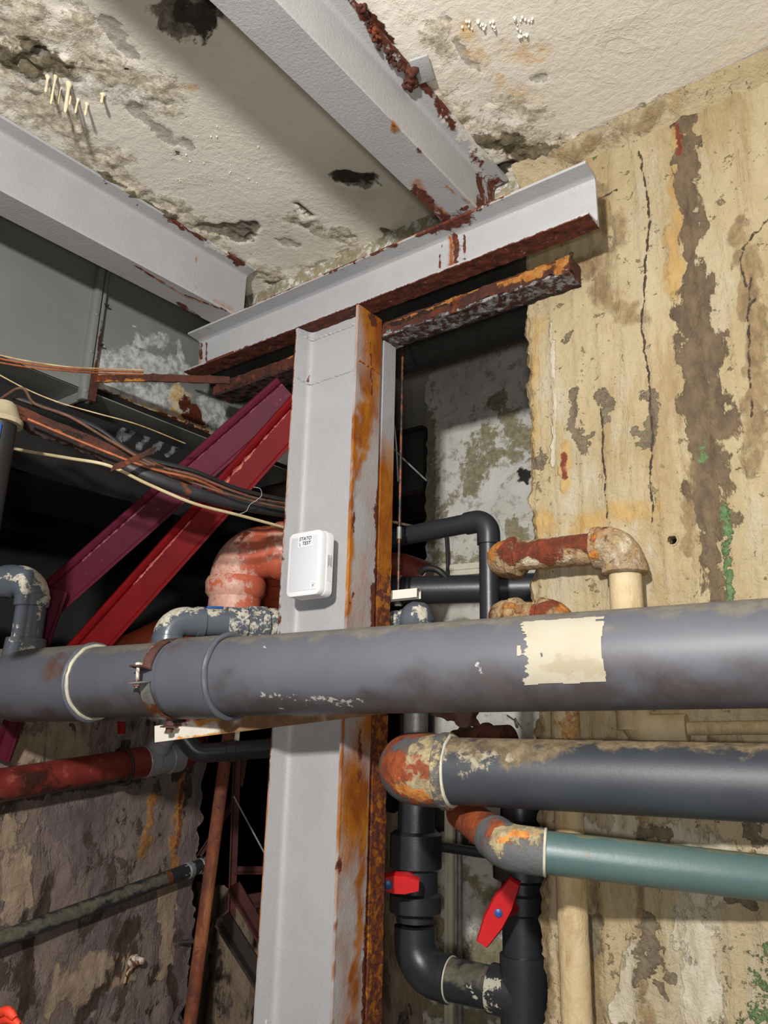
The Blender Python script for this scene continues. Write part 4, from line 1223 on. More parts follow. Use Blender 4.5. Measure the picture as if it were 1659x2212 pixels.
tp = [pd(-190, 796, 1.83), pd(120, 928, 1.95), pd(320, 1010, 2.02), pd(415, 1046, 2.06)]
td = nrm(tp[3] - tp[0])
tn = nrm(A3(0, 0, 1) - td * td[2])
tb = np.cross(td, tn)
tb = tb if tb @ (EYE - tp[0]) > 0 else -tb
tray = thing('cable_tray', 'rusted through cable tray sagging across the dark, from the left edge to the braces', 'cable tray', tp[1] - A3(0, 0, .06))
rag = lambda V, a: V + np.outer((fbm(V, 50, 3) - .5) * .05 * np.clip(((tp[0] - V) @ tn + .0) / .03, 0, 1), tn) + np.outer((fbm(V + 3, 35, 3) - .5) * .016, tb)
for i in range(3):
    a, b = tp[i], tp[i + 1]
    make('tray_side', sweep([(-.028, -.002), (.020, -.002), (.020, .002), (-.028, .002)], a, b, tn, tb, .006, .005), m_rust, tray, [('dark', [a - tn * .02, b - tn * .02], .016), ('ochre', [a + tn * .0, b + tn * .002], .003, .9 if i == 1 else .5)], disp=rag, recalc=True, sharp=50)
    make('tray_bottom', sweep([(-.001, 0), (.002, 0), (.002, -.05), (-.001, -.05)], a - tn * .012, b - tn * .012, tn, tb, .006, .006), m_rust, tray, [('dark', lambda V: np.full(len(V), .4))], disp=rag, recalc=True, sharp=50)
xb0, xb1 = pd(242, 1012, 1.88), pd(335, 972, 1.92)
make('hanger_strip', sweep([(-.010, -.002), (.010, -.002), (.010, .002), (-.010, .002)], xb0, xb1, tn, tb, .006, .005), m_rust, None, [('dark', lambda V: np.full(len(V), .42))], disp=lump(.007, 60), recalc=True, **T('short rusty strip lying across the cable tray', 'strip'))
cable('conduit', 'black corrugated conduit sagging below the cable tray to the column', [(262, 1002, 1.965), (330, 1032, 1.985), (430, 1068, 2.05), (520, 1090, 2.14), (660, 1112, 2.28)], .0165, m_conduit, [('rust', [(395, 1040, 2.02), (402, 1066, 2.02)], .012)], 'conduit', 14, 14)
cable('cream_cable', 'cream cable hanging lowest of the cables left of the column', [(-20, 958, 2.12), (60, 975, 2.06), (150, 990, 1.97), (235, 1006, 1.93), (320, 1046, 1.95), (420, 1088, 2.02), (520, 1114, 2.11), (660, 1152, 2.26)], .0042, m_creamcable, [('rust', [(230, 1003, 1.98), (260, 1012, 1.98)], .01), ('rust', [(395, 1073, 2.05), (412, 1080, 2.05)], .006)])
cable('brown_cable', 'brown cable resting on top of the cable tray', [(-20, 875, 1.90), (45, 838, 1.88), (75, 872, 1.90), (150, 900, 1.93), (235, 950, 1.97), (330, 1003, 2.0), (420, 1028, 2.04), (540, 1073, 2.14), (660, 1094, 2.26)], .0035, m_brownwire)
cable('black_cable', 'thick black cable along the upper edge of the tray', [(30, 858, 1.92), (130, 893, 1.95), (210, 925, 1.99), (300, 985, 2.03), (420, 1018, 2.09), (520, 1058, 2.17), (660, 1090, 2.26)], .0065, m_rubber)
cable('black_cable', 'thinner black cable just above the corrugated conduit', [(180, 912, 2.02), (280, 982, 2.06), (400, 1028, 2.12), (500, 1066, 2.19), (660, 1102, 2.27)], .0055, m_rubber)
cable('tan_cable', 'tan cable crossing the red brace above the conduit', [(300, 996, 1.97), (400, 1036, 2.03), (480, 1064, 2.06), (560, 1086, 2.13), (660, 1106, 2.23)], .0036, m_brownwire)
cable('orange_wire', 'orange brown wire running in the rusted tray', [(60, 905, 1.87), (190, 960, 1.92), (320, 1010, 1.97), (420, 1035, 2.02), (480, 1062, 2.08)], .0035, m_copper, (), 'wire')
for i, (dy, rr) in enumerate([(0, .0028), (7, .0024), (-6, .0020)]):
    cable('copper_wire', ['thickest copper coloured wire across the duct, middle of three', 'copper coloured wire across the duct, lowest of three', 'pale copper wire across the duct, uppermost of three'][i],
          [(-25, 770 + dy * 1.3, 1.95), (60, 786 + dy, 2.0), (150, 797 + dy * .7, 2.06), (220, 801 + dy * .8, 2.14), (310, 804 + dy * .8, 2.22)], rr, [m_copper, m_copper, m_goldwire][i], (), 'wire', group='wires crossing the grey duct')
cable('thin_wire', 'thin pale wire hanging below the duct joint', [(-20, 800, 1.95), (60, 842, 2.0), (130, 870, 2.03), (210, 893, 2.05), (300, 918, 2.12), (400, 958, 2.26)], .0018, m_goldwire, (), 'wire')
cable('tie_wire', 'bent tie wire hooked round the cables near the column', [(548, 1052, 2.12), (562, 1056, 2.12), (565, 1070, 2.11), (555, 1080, 2.11), (540, 1090, 2.11), (532, 1104, 2.11), (518, 1110, 2.11)], .0011, m_galv, (), 'wire')

# ================================================================ white sensor box on the column
dvb = pl(666, 1288, 'y', YC0)
DX0, DX1 = pl(621, 1220, 'y', 1.428)[0], pl(692, 1220, 'y', 1.428)[0]
DZ0, DZ1 = pl(655, 1287, 'y', 1.428)[2], pl(660, 1148, 'y', 1.428)[2]
dxc, dzc, dhx, dhz = (DX0 + DX1) / 2, (DZ0 + DZ1) / 2, (DX1 - DX0) / 2, (DZ1 - DZ0) / 2
dev = thing('sensor_box', 'white rounded sensor box with a printed label, fixed to the grey column', 'sensor', (dxc, 1.45, DZ0))


def rbox(hx, hz, r, y0, y1, bv=.003, n=7):
    """a plate with rounded corners standing in the xz plane"""
    pr = []
    for cx, cz, a0 in ((hx - r, hz - r, 0), (-hx + r, hz - r, 90), (-hx + r, -hz + r, 180), (hx - r, -hz + r, 270)):
        for k in range(n + 1):
            a = math.radians(a0 + 90 * k / n)
            pr.append((cx + r * math.cos(a), cz + r * math.sin(a), math.cos(a), math.sin(a)))
    V, F = [], []
    m = len(pr)
    lv = [(y1, 0), (y0 + bv, 0), (y0 + bv * .3, bv * .3), (y0, bv)]
    for y, ins in lv:
        for x, z, nx, nz in pr:
            V.append((dxc + x - nx * ins, y, dzc + z - nz * ins))
    for i in range(len(lv) - 1):
        for k in range(m):
            k2 = (k + 1) % m
            F.append((i * m + k, (i + 1) * m + k, (i + 1) * m + k2, i * m + k2))
    F += [tuple(range(m)), tuple((len(lv) - 1) * m + k for k in range(m))[::-1]]
    return np.array(V), F


make('back_shell', rbox(dhx + .001, dhz + .001, .016, 1.448, 1.474, .002), m_white, dev, recalc=True)
make('front_shell', rbox(dhx, dhz, .016, 1.428, 1.4485, .004), m_white, dev, recalc=True)
make('gasket_line', rbox(dhx - .0005, dhz - .0005, .0155, 1.4465, 1.4505, .0003), m_ink if False else m_screen, dev, recalc=True)
make('front_film', rbox(dhx - .010, dhz - .013, .005, 1.4272, 1.4285, .0004), m_screen, dev, recalc=True, label='pale grey recessed film')
zl = dzc + dhz - .026
make('name_sticker', box((dxc + .003, 1.427, zl), (.0245, .0006, .0150)), m_white, dev)


def text(name, s, loc, size, par, mat, shear=.25, ls=1.0):
    c = bpy.data.curves.new(name, 'FONT')
    c.body, c.size, c.shear, c.align_x, c.align_y = s, size, shear, 'CENTER', 'CENTER'
    c.extrude = .0003
    c.offset = size * .018
    c.space_character = ls
    c.materials.append(mat)
    o = bpy.data.objects.new(name, c)
    COL.objects.link(o)
    me = bpy.data.meshes.new_from_object(o)
    bpy.data.objects.remove(o)
    V = np.array([v.co[:] for v in me.vertices])
    F = [tuple(p.vertices) for p in me.polygons]
    return make(name, (np.stack([V[:, 0] + loc[0], loc[1] - V[:, 2], V[:, 1] + loc[2]], 1), F), mat, par)


text('lettering', 'STATO', (dxc + .002, 1.4262, zl + .0062), .0128, dev, m_ink, .25, 1.05)
text('lettering', 'TEST', (dxc + .0065, 1.4262, zl - .0062), .0128, dev, m_ink, .25, 1.05)
lz = zl - .004
mark = curve([A3(dxc - .0185, 1.4263, lz + .002), A3(dxc - .0165, 1.4263, lz - .002), A3(dxc - .017, 1.4263, lz - .006), A3(dxc - .0125, 1.4263, lz - .0095)], 4)
make('lettering_mark', cat(tube(mark, .0006, 6), tube([A3(dxc - .0132, 1.4263, lz - .001), A3(dxc - .013, 1.4263, lz - .007)], .0006, 6)), m_ink, dev)
stz, stx = dzc - dhz + .024, dxc + dhx - .020
make('small_sticker', box((stx, 1.427, stz), (.0095, .0006, .0095)), m_white, dev)
make('asterisk_mark', cat(*[tube([A3(stx, 1.4263, stz), A3(stx + .006 * math.cos(a), 1.4263, stz + .006 * math.sin(a))], .0004, 5) for a in np.radians([100, 30, 165, 215, 250, 320])],
                          *[box((stx + u, 1.4263, stz + v), (.0007, .0002, .0007)) for u, v in ((-.005, .006), (.001, .007), (.006, .005))]), m_ink, dev)
make('side_sticker', box((dxc + dhx + .0012, 1.4625, dzc - .012), (.0004, .011, .034)), m_white, dev)
make('print_line', cat(*[box((dxc + dhx + .0018, 1.4545 + .0035 * k, dzc + .004 + (k % 2) * .002), (.0002, .00035, .016 - .003 * (k % 3))) for k in range(5)]), m_ink, dev, label='unreadably small print on the side sticker')

# ================================================================ cream and rusty pipes on the right wall
YP = 1.605
aa = thing('rusty_wall_pipe', 'upper lime crusted rusty pipe turning on two elbows down the beige wall', 'pipe', pl(1355, 1320, 'y', YP))
e1_, e2_ = pl(1078, 1206, 'y', YP), pl(1346, 1178, 'y', YP)
e3_ = A3(e2_[0], YP, 1.600)
bk = A3(e1_[0] - .02, YP + .20, e1_[2] + .0)
hd = nrm(e2_ - e1_)
make('far_elbow', cat(tube(path([e1_ + A3(-.004, .09, .004), e1_, e1_ + hd * .05], .038, 10, .006), .041, 32), lathe(e1_ + hd * .03, hd, [(0, .041), (.004, .046), (.02, .046), (.024, .040)], 32)), m_lime, aa,
     [('rust', [e1_ + hd * .03 + A3(0, -.03, .01), e1_ + hd * .04 + A3(0, -.03, -.02)], .026), ('ochre', [e1_ + A3(-.03, -.03, .02), e1_ + A3(-.0, -.03, .03)], .03), ('white', [e1_ + A3(0, -.03, -.035)], .016, .8)], disp=lump(.008, 90), recalc=True)
make('pipe', tube(path([e1_ + hd * .04, e2_ - hd * .02], step=.006), .0345, 32), m_lime, aa, [('rust', [e1_ + hd * .06 + A3(0, -.03, .016), e1_ + hd * .14 + A3(0, -.03, .008)], .030), ('rust', [e2_ - hd * .11 + A3(0, -.03, .01), e2_ - hd * .045 + A3(0, -.03, .0)], .034),
     ('white', [e1_ + hd * .08 + A3(0, -.03, -.022), e2_ - hd * .12 + A3(0, -.03, -.025)], .012)], disp=lump(.005, 90))
make('near_elbow', cat(tube(path([e2_ - hd * .062, e2_, e2_ - A3(0, 0, .062)], .045, 12, .006), .044, 34), lathe(e2_ - A3(0, 0, .060), A3(0, 0, 1), [(-.004, .040), (0, .047), (.018, .047), (.022, .044)], 34), lathe(e2_ - hd * .064, hd, [(0, .040), (.003, .046), (.016, .046)], 34)), m_lime, aa,
     [('white', [e2_ - A3(0, .03, .03)], .05, .9), ('rust', [e2_ + A3(-.03, -.02, .028), e2_ + A3(-.045, -.03, .01)], .012, .9), ('rust', [e2_ + A3(.025, -.03, .01), e2_ + A3(.0, -.036, -.008)], .007, .8), ('ochre', [e2_ + A3(-.04, -.03, .02), e2_ + A3(-.05, -.035, -.02)], .012)], disp=lump(.004, 60), recalc=True)
cb = A3(e2_[0] + .02, YP + .012, 1.632)
make('vertical_pipe', tube(path([e2_ - A3(0, 0, .055), A3(e2_[0], YP, 1.632)], step=.012), .0335, 32), m_creampipe, aa, [('rust', lambda V: np.full(len(V), .2))], disp=lump(.003, 40), label='cream painted vertical pipe')
make('bottom_elbow', tube(path([A3(e2_[0], YP, 1.66), A3(e2_[0], YP, 1.632), A3(e2_[0] + .10, YP + .012, 1.634)], .034, 10, .006), .030, 30), m_creampipe, aa, disp=lump(.003, 40))
make('thin_pipe', tube([A3(e2_[0] + .09, YP + .015, 1.636), A3(.3, YP + .03, 1.655)], .0125, 18), m_creampipe, aa)

bb = thing('cream_floor_pipe', 'cream pipe standing at the broken wall edge, with rusty elbows at its top', 'pipe', pl(1232, 2212, 'y', 1.63) * A3(1, 1, 0))
f1_, f2_ = pl(1080, 1330, 'y', 1.622), pl(1212, 1330, 'y', 1.616)
f2_[0] = (pl(1229, 1560, 'y', 1.616)[0] + pl(1238, 2212, 'y', 1.616)[0]) / 2
hd2 = nrm(f2_ - f1_)
make('far_elbow', cat(tube(path([f1_ + A3(-.004, .09, -.004), f1_ + A3(0, 0, 0), f1_ + hd2 * .05], .036, 10, .006), .038, 30), lathe(f1_ + hd2 * .03, hd2, [(0, .038), (.004, .042), (.02, .042), (.024, .036)], 30)), m_lime, bb,
     [('rust', [f1_ + A3(-.03, -.02, .0), f1_ + A3(-.02, -.02, -.03)], .02), ('ochre', [f1_ + hd2 * .03 + A3(0, -.03, .02)], .016, .8)], disp=lump(.006, 80), recalc=True)
make('pipe', tube(path([f1_ + hd2 * .04, f2_ - hd2 * .02], step=.006), .031, 28), m_lime, bb, [('ochre', lambda V: np.full(len(V), .3))], disp=lump(.004, 80))
make('near_elbow', cat(tube(path([f2_ - hd2 * .055, f2_, f2_ - A3(0, 0, .06)], .042, 12, .006), .038, 30), lathe(f2_ - hd2 * .058, hd2, [(0, .036), (.003, .041), (.014, .041)], 30)), m_lime, bb,
     [('rust', [f2_ - hd2 * .04 + A3(0, -.03, .0), f2_ + A3(0, -.02, .03)], .03), ('ochre', [f2_ + A3(.02, -.02, .025)], .02)], disp=lump(.004, 70), recalc=True)
make('vertical_pipe', tube(path([f2_ - A3(0, 0, .05), A3(f2_[0], f2_[1], 0)], step=.02), .0300, 30), m_creampipe, bb,
     [('rust', PL([(1240, 1545), (1240, 1600)], 'y', 1.60), .03, .75), ('rust', PL([(1215, 1780), (1218, 1800)], 'y', 1.60), .02, .5)], disp=lump(.003, 36))
# wall screws
for i, (x, y, s_) in enumerate([(1412, 1580, .008)]):
    p = pl(x, y, 'y', YW - .004)
    make('anchor_bolt', cat(tube([p + A3(0, .02, 0), p - A3(0, .012, 0)], .0032, 10), lathe(p + A3(0, .0, 0), A3(0, -1, 0), [(0, .010), (.002, .010), (.0025, .006), (.008, .006)], 6)), m_rust, None, **T('small rusty bolt in the beige wall between the big grey and the dark pipe', 'bolt'))

# ================================================================ dark pipe with the rust stained elbow
k0, k1 = pd(975, 1665, 1.63), pd(1659, 1691, 1.372)
kd = nrm(k1 - k0)
kb = nrm(A3(-.25, 1, .03))
kc = k0 - kd * .115
dk = thing('dark_pipe', 'thick dark grey pipe below the big one, with a rust stained elbow', 'pipe', k0 - A3(0, 0, .07))
make('pipe', tube(path([k0 - kd * .04, k1 + kd * .04, k1 + kd * .04 + A3(1.6, .005, 0)], .2, 6, .014), .0665, 48), m_dpipe, dk, [('dust', [k0 + A3(0, -.03, .06), k0 + kd * .25 + A3(0, -.03, .06)], .035), ('dust', [k0 + kd * .25 + A3(0, -.02, .066), k0 + kd * .9 + A3(0, -.02, .066)], .022), ('lime', [k0 + kd * .0 + A3(0, -.05, .03), k0 + kd * .10 + A3(0, -.055, .02)], .025, .8),
     ('lime', [k0 + kd * .16 + A3(0, -.055, .045), k0 + kd * .155 + A3(0, -.062, .025)], .004)])
make('elbow', tube(path([kc + kb * .17, kc, k0 - kd * .002], .088, 16, .008), .0735, 48), m_elbow, dk,
     [('rust', [kc + A3(.0, -.05, .02), kc + kd * .06 + A3(0, -.07, 0)], .05), ('rust', [kc + A3(0, -.05, -.05), kc + kd * .08 + A3(0, -.05, -.055)], .02), ('ochre', [kc + kd * .02 + A3(0, -.06, -.03), kc + kd * .09 + A3(0, -.06, -.05)], .016, .9),
      ('lime', [k0 - kd * .035 + A3(0, -.05, .05), k0 - kd * .03 + A3(0, -.06, -.04)], .028), ('rust', [kc + A3(-.03, .0, .06), kc + kd * .05 + A3(0, 0, .07)], .03)], recalc=True)
make('elbow_rim', collar(k0 - kd * .008, kd, .022, .077, .004, 48), m_elbow, dk, [('lime', lambda V: np.full(len(V), .5))], disp=lump(.004, 60))
make('sealant', ring(k0 + kd * .004, kd, .069, .004, 48, 8), m_cream, dk, [], disp=lump(.005, 50), label='pale sealant bead')
# rusty fitting just behind it
rs0, rs1 = pd(985, 1612, 1.98), pd(1125, 1604, 1.86)
rsd = nrm(rs1 - rs0)
make('rusty_coupling', lathe(rs0, rsd, [(0, .040), (.03, .041), (.032, .050), (.036, .050), (.04, .043), (.09, .044), (.094, .052), (.10, .052), (.104, .044), (.16, .043)], 32), m_rust, None, [('ochre', lambda V: np.full(len(V), .25))], **T('rusty brown coupling just above and behind the dark pipe elbow', 'pipe fitting'))
make('hose_clip', cat(ring(pd(1115, 1562, 1.84), nrm(A3(.7, .6, .2)), .010, .0022, 20, 8), tube([pd(1095, 1545, 1.84), pd(1120, 1562, 1.84), pd(1128, 1575, 1.84)], .002, 8)), m_galv, None, **T('tiny bent ring clip above the rusty coupling', 'clip'))
make('crumpled_sheet', gridm(np.linspace(0, 1, 30), np.linspace(0, 1, 16), lambda u, v: np.array([pd(930 + a * 100, 1532 + b * (18 + 30 * a), 1.90 + .05 * a) for a, b in zip(u, v)])), m_band, None, disp=lump(.05, 22), **T('purple brown crumpled metal strip hanging under the big grey pipe', 'sheet'))

# ---- teal pipe
t0_, t1_ = pd(1172, 1840, 1.44), pd(1659, 1897, 1.345)
tdv = nrm(t1_ - t0_)
tl = thing('teal_pipe', 'teal green pipe with a mottled elbow, running to the right edge below the dark pipe', 'pipe', t0_ - A3(0, 0, .04))
make('pipe', tube(path([t0_ - tdv * .03, t1_ + tdv * .08, t1_ + tdv * .08 + A3(1.6, .005, -.05)], .12, 6, .014), .0375, 36), m_teal, tl, [('rust', [t0_ + tdv * .02 + A3(0, -.03, .012), t0_ + tdv * .10 + A3(0, -.032, .013)], .006), ('dust', [t0_ + A3(0, -.01, .037), t0_ + tdv * .8 + A3(0, -.01, .037)], .006)])
tcn = t0_ - tdv * .062
tbk = nrm(pd(985, 1745, 1.78) - tcn)
make('elbow', tube(path([tcn + tbk * .075, tcn, t0_ + tdv * .004], .05, 12, .006), .0415, 36), m_elbow, tl, [('lime', [tcn + A3(-.0, -.02, .02), t0_ - tdv * .02 + A3(0, -.02, .035)], .026), ('rust', [tcn + tbk * .05 + A3(0, -.02, .02), tcn + A3(0, -.02, .036)], .024), ('ochre', [tcn + A3(0, -.03, .01), t0_ + A3(0, -.025, .03)], .012, .8)], recalc=True)
make('sealant', ring(t0_ + tdv * .005, tdv, .0395, .003, 40, 8), m_cream, tl)
make('brown_pipe', tube(path([tcn + tbk * .06, tcn + tbk * .29], step=.01), .036, 30), m_elbow, tl, [('rust', lambda V: np.full(len(V), .85)), ('ochre', [tcn + tbk * .07 + A3(0, -.02, .02), tcn + tbk * .12 + A3(0, -.02, .02)], .008)], label='rusty brown stub behind the elbow')

# ================================================================ valves in the opening
def rod(ax, z0, z1, r, n=36, step=None):
    return tube(path([A3(ax[0], ax[1], z0), A3(ax[0], ax[1], z1)], step=step), r, n)


DV = 2.12
va = pd(897, 1950, DV)
zp = lambda y, v: pl(897 if v is va else 1130, y, 'y', v[1])[2]
vl = thing('valve_pipe', 'dark pipe run with two red handled valves in the opening beside the column', 'pipe', A3(va[0], va[1], pd(900, 2080, DV)[2]))
make('pipe', rod(va, zp(1990, va), zp(1520, va), .051), m_black_pipe, vl)
zu = lambda a, b, r1, r2: lathe(A3(va[0], va[1], zp(b, va)), A3(0, 0, 1), [(0, r2), (.008, r1), (zp(a, va) - zp(b, va) - .008, r1), (zp(a, va) - zp(b, va), r2)], 40, (2, .015, .01, zp(a, va) - zp(b, va) - .01))
make('union_nut', zu(1795, 1880, .071, .060), m_black_pipe, vl)
make('union_nut', zu(1925, 1975, .070, .058), m_black_pipe, vl)
make('valve_body', rod(va, zp(1935, va), zp(1870, va), .060), m_black_pipe, vl)
va2 = pd(1128, 1950, 1.98)
ve = A3(va[0], va[1], pl(897, 2098, 'y', va[1])[2])
vt = A3(va2[0], va2[1], pl(1128, 2150, 'y', va2[1])[2])
vd = nrm(vt - ve)
make('elbow', cat(tube(path([A3(va[0], va[1], zp(2000, va)), ve, ve + vd * .10], .075, 14, .008), .0555, 40), collar(ve + vd * .095, vd, .02, .058, .003, 40)), m_black_pipe, vl, recalc=True)
make('cross_pipe', tube(path([ve + vd * .09, vt - vd * .06], step=.01), .0505, 36), m_black_pipe, vl, [('dust', [ve + vd * .12 + A3(0, -.03, .04), vt - vd * .06 + A3(0, -.03, .04)], .03), ('lime', [vt - vd * .12 + A3(0, -.045, .01), vt - vd * .1 + A3(0, -.045, -.01)], .006)])
make('sealant', ring(ve + vd * .106, vd, .052, .0025, 36, 8), m_cream, vl, label='pale bead at the elbow')
make('tee', cat(tube([vt - vd * .085, vt], .058, 36), rod(va2, vt[2] - .10, vt[2] + .09, .0585)), m_black_pipe, vl, [('lime', [vt - vd * .08 + A3(0, -.05, .03), vt - vd * .07 + A3(0, -.045, -.04)], .010)])
make('pipe', rod(va2, 0, vt[2] + .02, .051), m_black_pipe, vl)
make('pipe', rod(va2, vt[2] + .05, zp(1700, va2), .051), m_black_pipe, vl)
make('union_nut', lathe(A3(va2[0], va2[1], zp(1975, va2)), A3(0, 0, 1), [(0, .058), (.006, .064), (.045, .064), (.05, .058)], 40), m_black_pipe, vl)
make('union_nut', lathe(A3(va2[0], va2[1], zp(1905, va2)), A3(0, 0, 1), [(0, .060), (.008, .072), (.06, .072), (.068, .062)], 40), m_black_pipe, vl)


def handle(c, d, n, ln, wd, th, off=0):
    """a lever tapering to both ends, on a hub"""
    d = nrm(d)
    n = nrm(n - d * (n @ d))
    s = np.cross(n, d)
    pr = [(-ln, .55 * wd), (-ln * .3, wd), (ln * .3, wd), (ln, .55 * wd)]
    out = [(u, v) for u, v in pr] + [(u, -v) for u, v in pr[::-1]]
    V = [c + d * u + s * v + n * h for h in (-th, th * .4) for u, v in out]
    V += [c + d * u * .97 + s * v * .86 + n * th for u, v in out]
    m = len(out)
    F = [tuple(range(m)), tuple(2 * m + k for k in range(m))]
    for j in range(2):
        for k in range(m):
            F.append((j * m + k, j * m + (k + 1) % m, (j + 1) * m + (k + 1) % m, (j + 1) * m + k))
    return np.array(V), F


hv = nrm(EYE - va)
hn = nrm(A3(hv[0], hv[1], 0))
h1 = pd(862, 1908, DV - .10)
hh = make('valve_handle', handle(h1, pd(905, 1911, DV - .10) - pd(815, 1906, DV - .10), hn + A3(0, 0, -.15), .052, .025, .014), m_handle, vl, [('pale', [pd(890, 1900, DV - .1), pd(890, 1925, DV - .1)], .008)], recalc=True, label='horizontal red lever with a blue cap')
make('handle_cap', lathe(h1 - A3(0, 0, 0) + hn * .006 + (pd(838, 1909, DV - .1) - h1), hn, [(0, .012), (.010, .012), (.011, .010)], 20), m_blue, hh, label='blue cap')
h2 = pd(1077, 1970, 1.87)
hn2 = nrm(nrm(EYE - va2) * A3(1, 1, 0))
hh2 = make('valve_handle', handle(h2, pd(1112, 1905, 1.87) - pd(1040, 2042, 1.87), hn2, .085, .026, .011), m_handle, vl, recalc=True, label='slanted red lever with a blue cap')
make('handle_cap', lathe(h2 + hn2 * .008, hn2, [(0, .0095), (.005, .0095), (.006, .008)], 20), m_blue, hh2, label='blue cap')
make('handle_stem', tube([h1, A3(va[0], va[1], h1[2])], .020, 16), m_handle, vl)
make('handle_stem', tube([h2, A3(va2[0], va2[1], h2[2])], .018, 16), m_handle, vl)
cr0, cr1 = pd(905, 1822, 2.28), pd(1130, 1856, 2.17)
make('black_cross_tube', tube(path([cr0, cr1], step=.02), .0135, 18), m_black_pipe, None, **T('thin black tube crossing between the two valve pipes', 'pipe'))
gp = pd(905, 1545, 2.05)
make('grey_stub', lathe(pd(898, 1580, 1.92) - A3(0, 0, .03), A3(0, 0, 1), [(0, .030), (.12, .030), (.122, .027)], 28), m_galv, None, **T('short pale grey pipe stub above the rust stained elbow', 'pipe'))
# ---- trunking and conduit on the back wall
tk0 = pl(972, 1900, 'y', YB - .012)
make('vertical_trunking', cat(box((tk0[0], YB - .012, .75), (.017, .011, .75), bev=.002), box((tk0[0] - .005, YB - .026, .75), (.005, .004, .75), bev=.001)), m_trunk, None, **T('cream cable trunking running up the back wall, left of the grey conduit', 'trunking'))
tk1 = pl(993, 1950, 'y', YB - .012)
make('grey_conduit', rod((tk1[0], YB - .012), 0, 1.42, .0105, 16), m_galv, None, **T('thin grey conduit running up the back wall beside the trunking', 'conduit'))

# ================================================================ pipes in the upper part of the opening
b0, b1_ = pd(800, 1277, 2.40), pd(1200, 1268, 2.26)
make('black_pipe', cat(tube(path([b0, b1_], step=.02), .042, 36), collar(pd(845, 1276, 2.385), b1_ - b0, .07, .047, .004, 36)), m_black_pipe, None, **T('thick black pipe lying level across the opening, behind the black elbow pipe', 'pipe'))
n0, n1, n2 = pd(800, 1172, 2.40), pd(1055, 1122, 2.15), None
n2 = A3(n1[0], n1[1], 1.70)
nd = nrm(n1 - n0)
nt_ = thing('black_elbow_pipe', 'black pipe coming out of the dark and turning straight down in the opening', 'pipe', n2)
make('pipe', tube(path([n0, n1 - nd * .04], step=.02), .0275, 28), m_black_pipe, nt_)
make('elbow', cat(tube(path([n1 - nd * .07, n1, n1 - A3(0, 0, .07)], .042, 12, .006), .0315, 32), collar(n1 - A3(0, 0, .065), A3(0, 0, 1), .012, .0315, .001)), m_black_pipe, nt_, recalc=True)
make('drop_pipe', tube(path([n1 - A3(0, 0, .05), n2], step=.03), .0265, 28), m_black_pipe, nt_)
make('hanging_cable', tube(curve([pl(963, 1150, 'y', YB - .03), pl(966, 1180, 'y', YB - .03), pl(968, 1255, 'y', YB - .03)]), .0075, 10), m_rubber, None, **T('black cable hanging down the back wall from the black pipe', 'cable'))
make('bent_cable', tube(curve([pd(908, 1238, 2.36), pd(918, 1229, 2.35), pd(935, 1228, 2.34), pd(952, 1236, 2.33), pd(972, 1256, 2.33)]), .010, 12), m_rubber, None, **T('black cable bending over the thick black pipe', 'cable'))
hz0, hz1 = pl(900, 1240, 'y', YB - .012), pl(1100, 1222, 'y', YB - .012)
make('level_trunking', cat(box((hz0 + hz1) / 2, (np.linalg.norm(hz1 - hz0) / 2, .012, .022), [hz1 - hz0, A3(0, 1, 0), A3(0, 0, 1)], .002), box((hz0 + hz1) / 2 + A3(0, -.014, .006), (np.linalg.norm(hz1 - hz0) / 2, .004, .008), [hz1 - hz0, A3(0, 1, 0), A3(0, 0, 1)], .001)), m_trunk, None, **T('white cable trunking running level on the back wall above the thick black pipe', 'trunking'))
make('red_pipe', tube(path([pd(800, 1222, 2.62), pd(870, 1228, 2.58), pd(925, 1248, 2.55)], .1, 8, .02), [.058] * 2 + [.05] * 40 if False else .050, 28), m_drain, None, **T('dull red pipe just behind the thick black pipe, beside the column', 'pipe'))
hr0, hr1 = pd(874, 740, 2.30), pd(860, 1283, 2.16)
hr0[:2] = hr1[:2] + (hr0[:2] - hr1[:2]) * 0
zt = 3.1
hg = thing('hanger_rod', 'thin steel hanger rod coming down the opening beside the column', 'rod', A3(hr1[0], hr1[1], hr1[2]))
make('rod', rod(hr1, hr1[2] - .03, zt, .0042, 10), m_galv, hg, [('rust', lambda V: np.full(len(V), .48)), ('dark', lambda V: np.ones(len(V)))])
make('turnbuckle', rod(hr1, hr1[2] + .155, hr1[2] + .19, .007, 12), m_galv, hg)
make('nut', lathe(A3(hr1[0], hr1[1], hr1[2] - .034), A3(0, 0, 1), [(0, .010), (.010, .010)], 6), m_galv, hg)
su0, su1 = pd(825, 1290, 2.14), pd(905, 1282, 2.10)
sud = nrm(su1 - su0)
make('strut_channel', sweep([(-.016, -.012), (.016, -.012), (.016, .012), (.013, .012), (.013, -.009), (-.013, -.009), (-.013, .012), (-.016, .012)], su0, su1, np.cross(A3(0, 0, 1), sud), -A3(0, 0, 1), .006, .005), m_whitesteel, None,
     [('rust', [su0 + A3(0, 0, .014), su1 + A3(0, 0, .014)], .008, .9), ('rust', [su1 - sud * .02], .012)], recalc=True, **T('short white steel strut with rusty edges held by the hanger rod', 'strut'))
vv = pd(884, 1340, 2.12)
vs = thing('small_valve', 'small lime spotted grey valve peeping over the big pipe right of the column', 'valve', vv - A3(0, 0, .05))
vx = nrm(pd(925, 1338, 2.02) - pd(835, 1342, 2.10))
make('body', lathe(vv - vx * .01, vx, [(0, .030), (.012, .044), (.03, .050), (.055, .046), (.07, .030), (.075, .012)], 32), m_fit, vs, [('lime', [vv + vx * .05 + A3(0, -.03, .0), vv + vx * .06 + A3(0, -.02, .03)], .02, .95)])
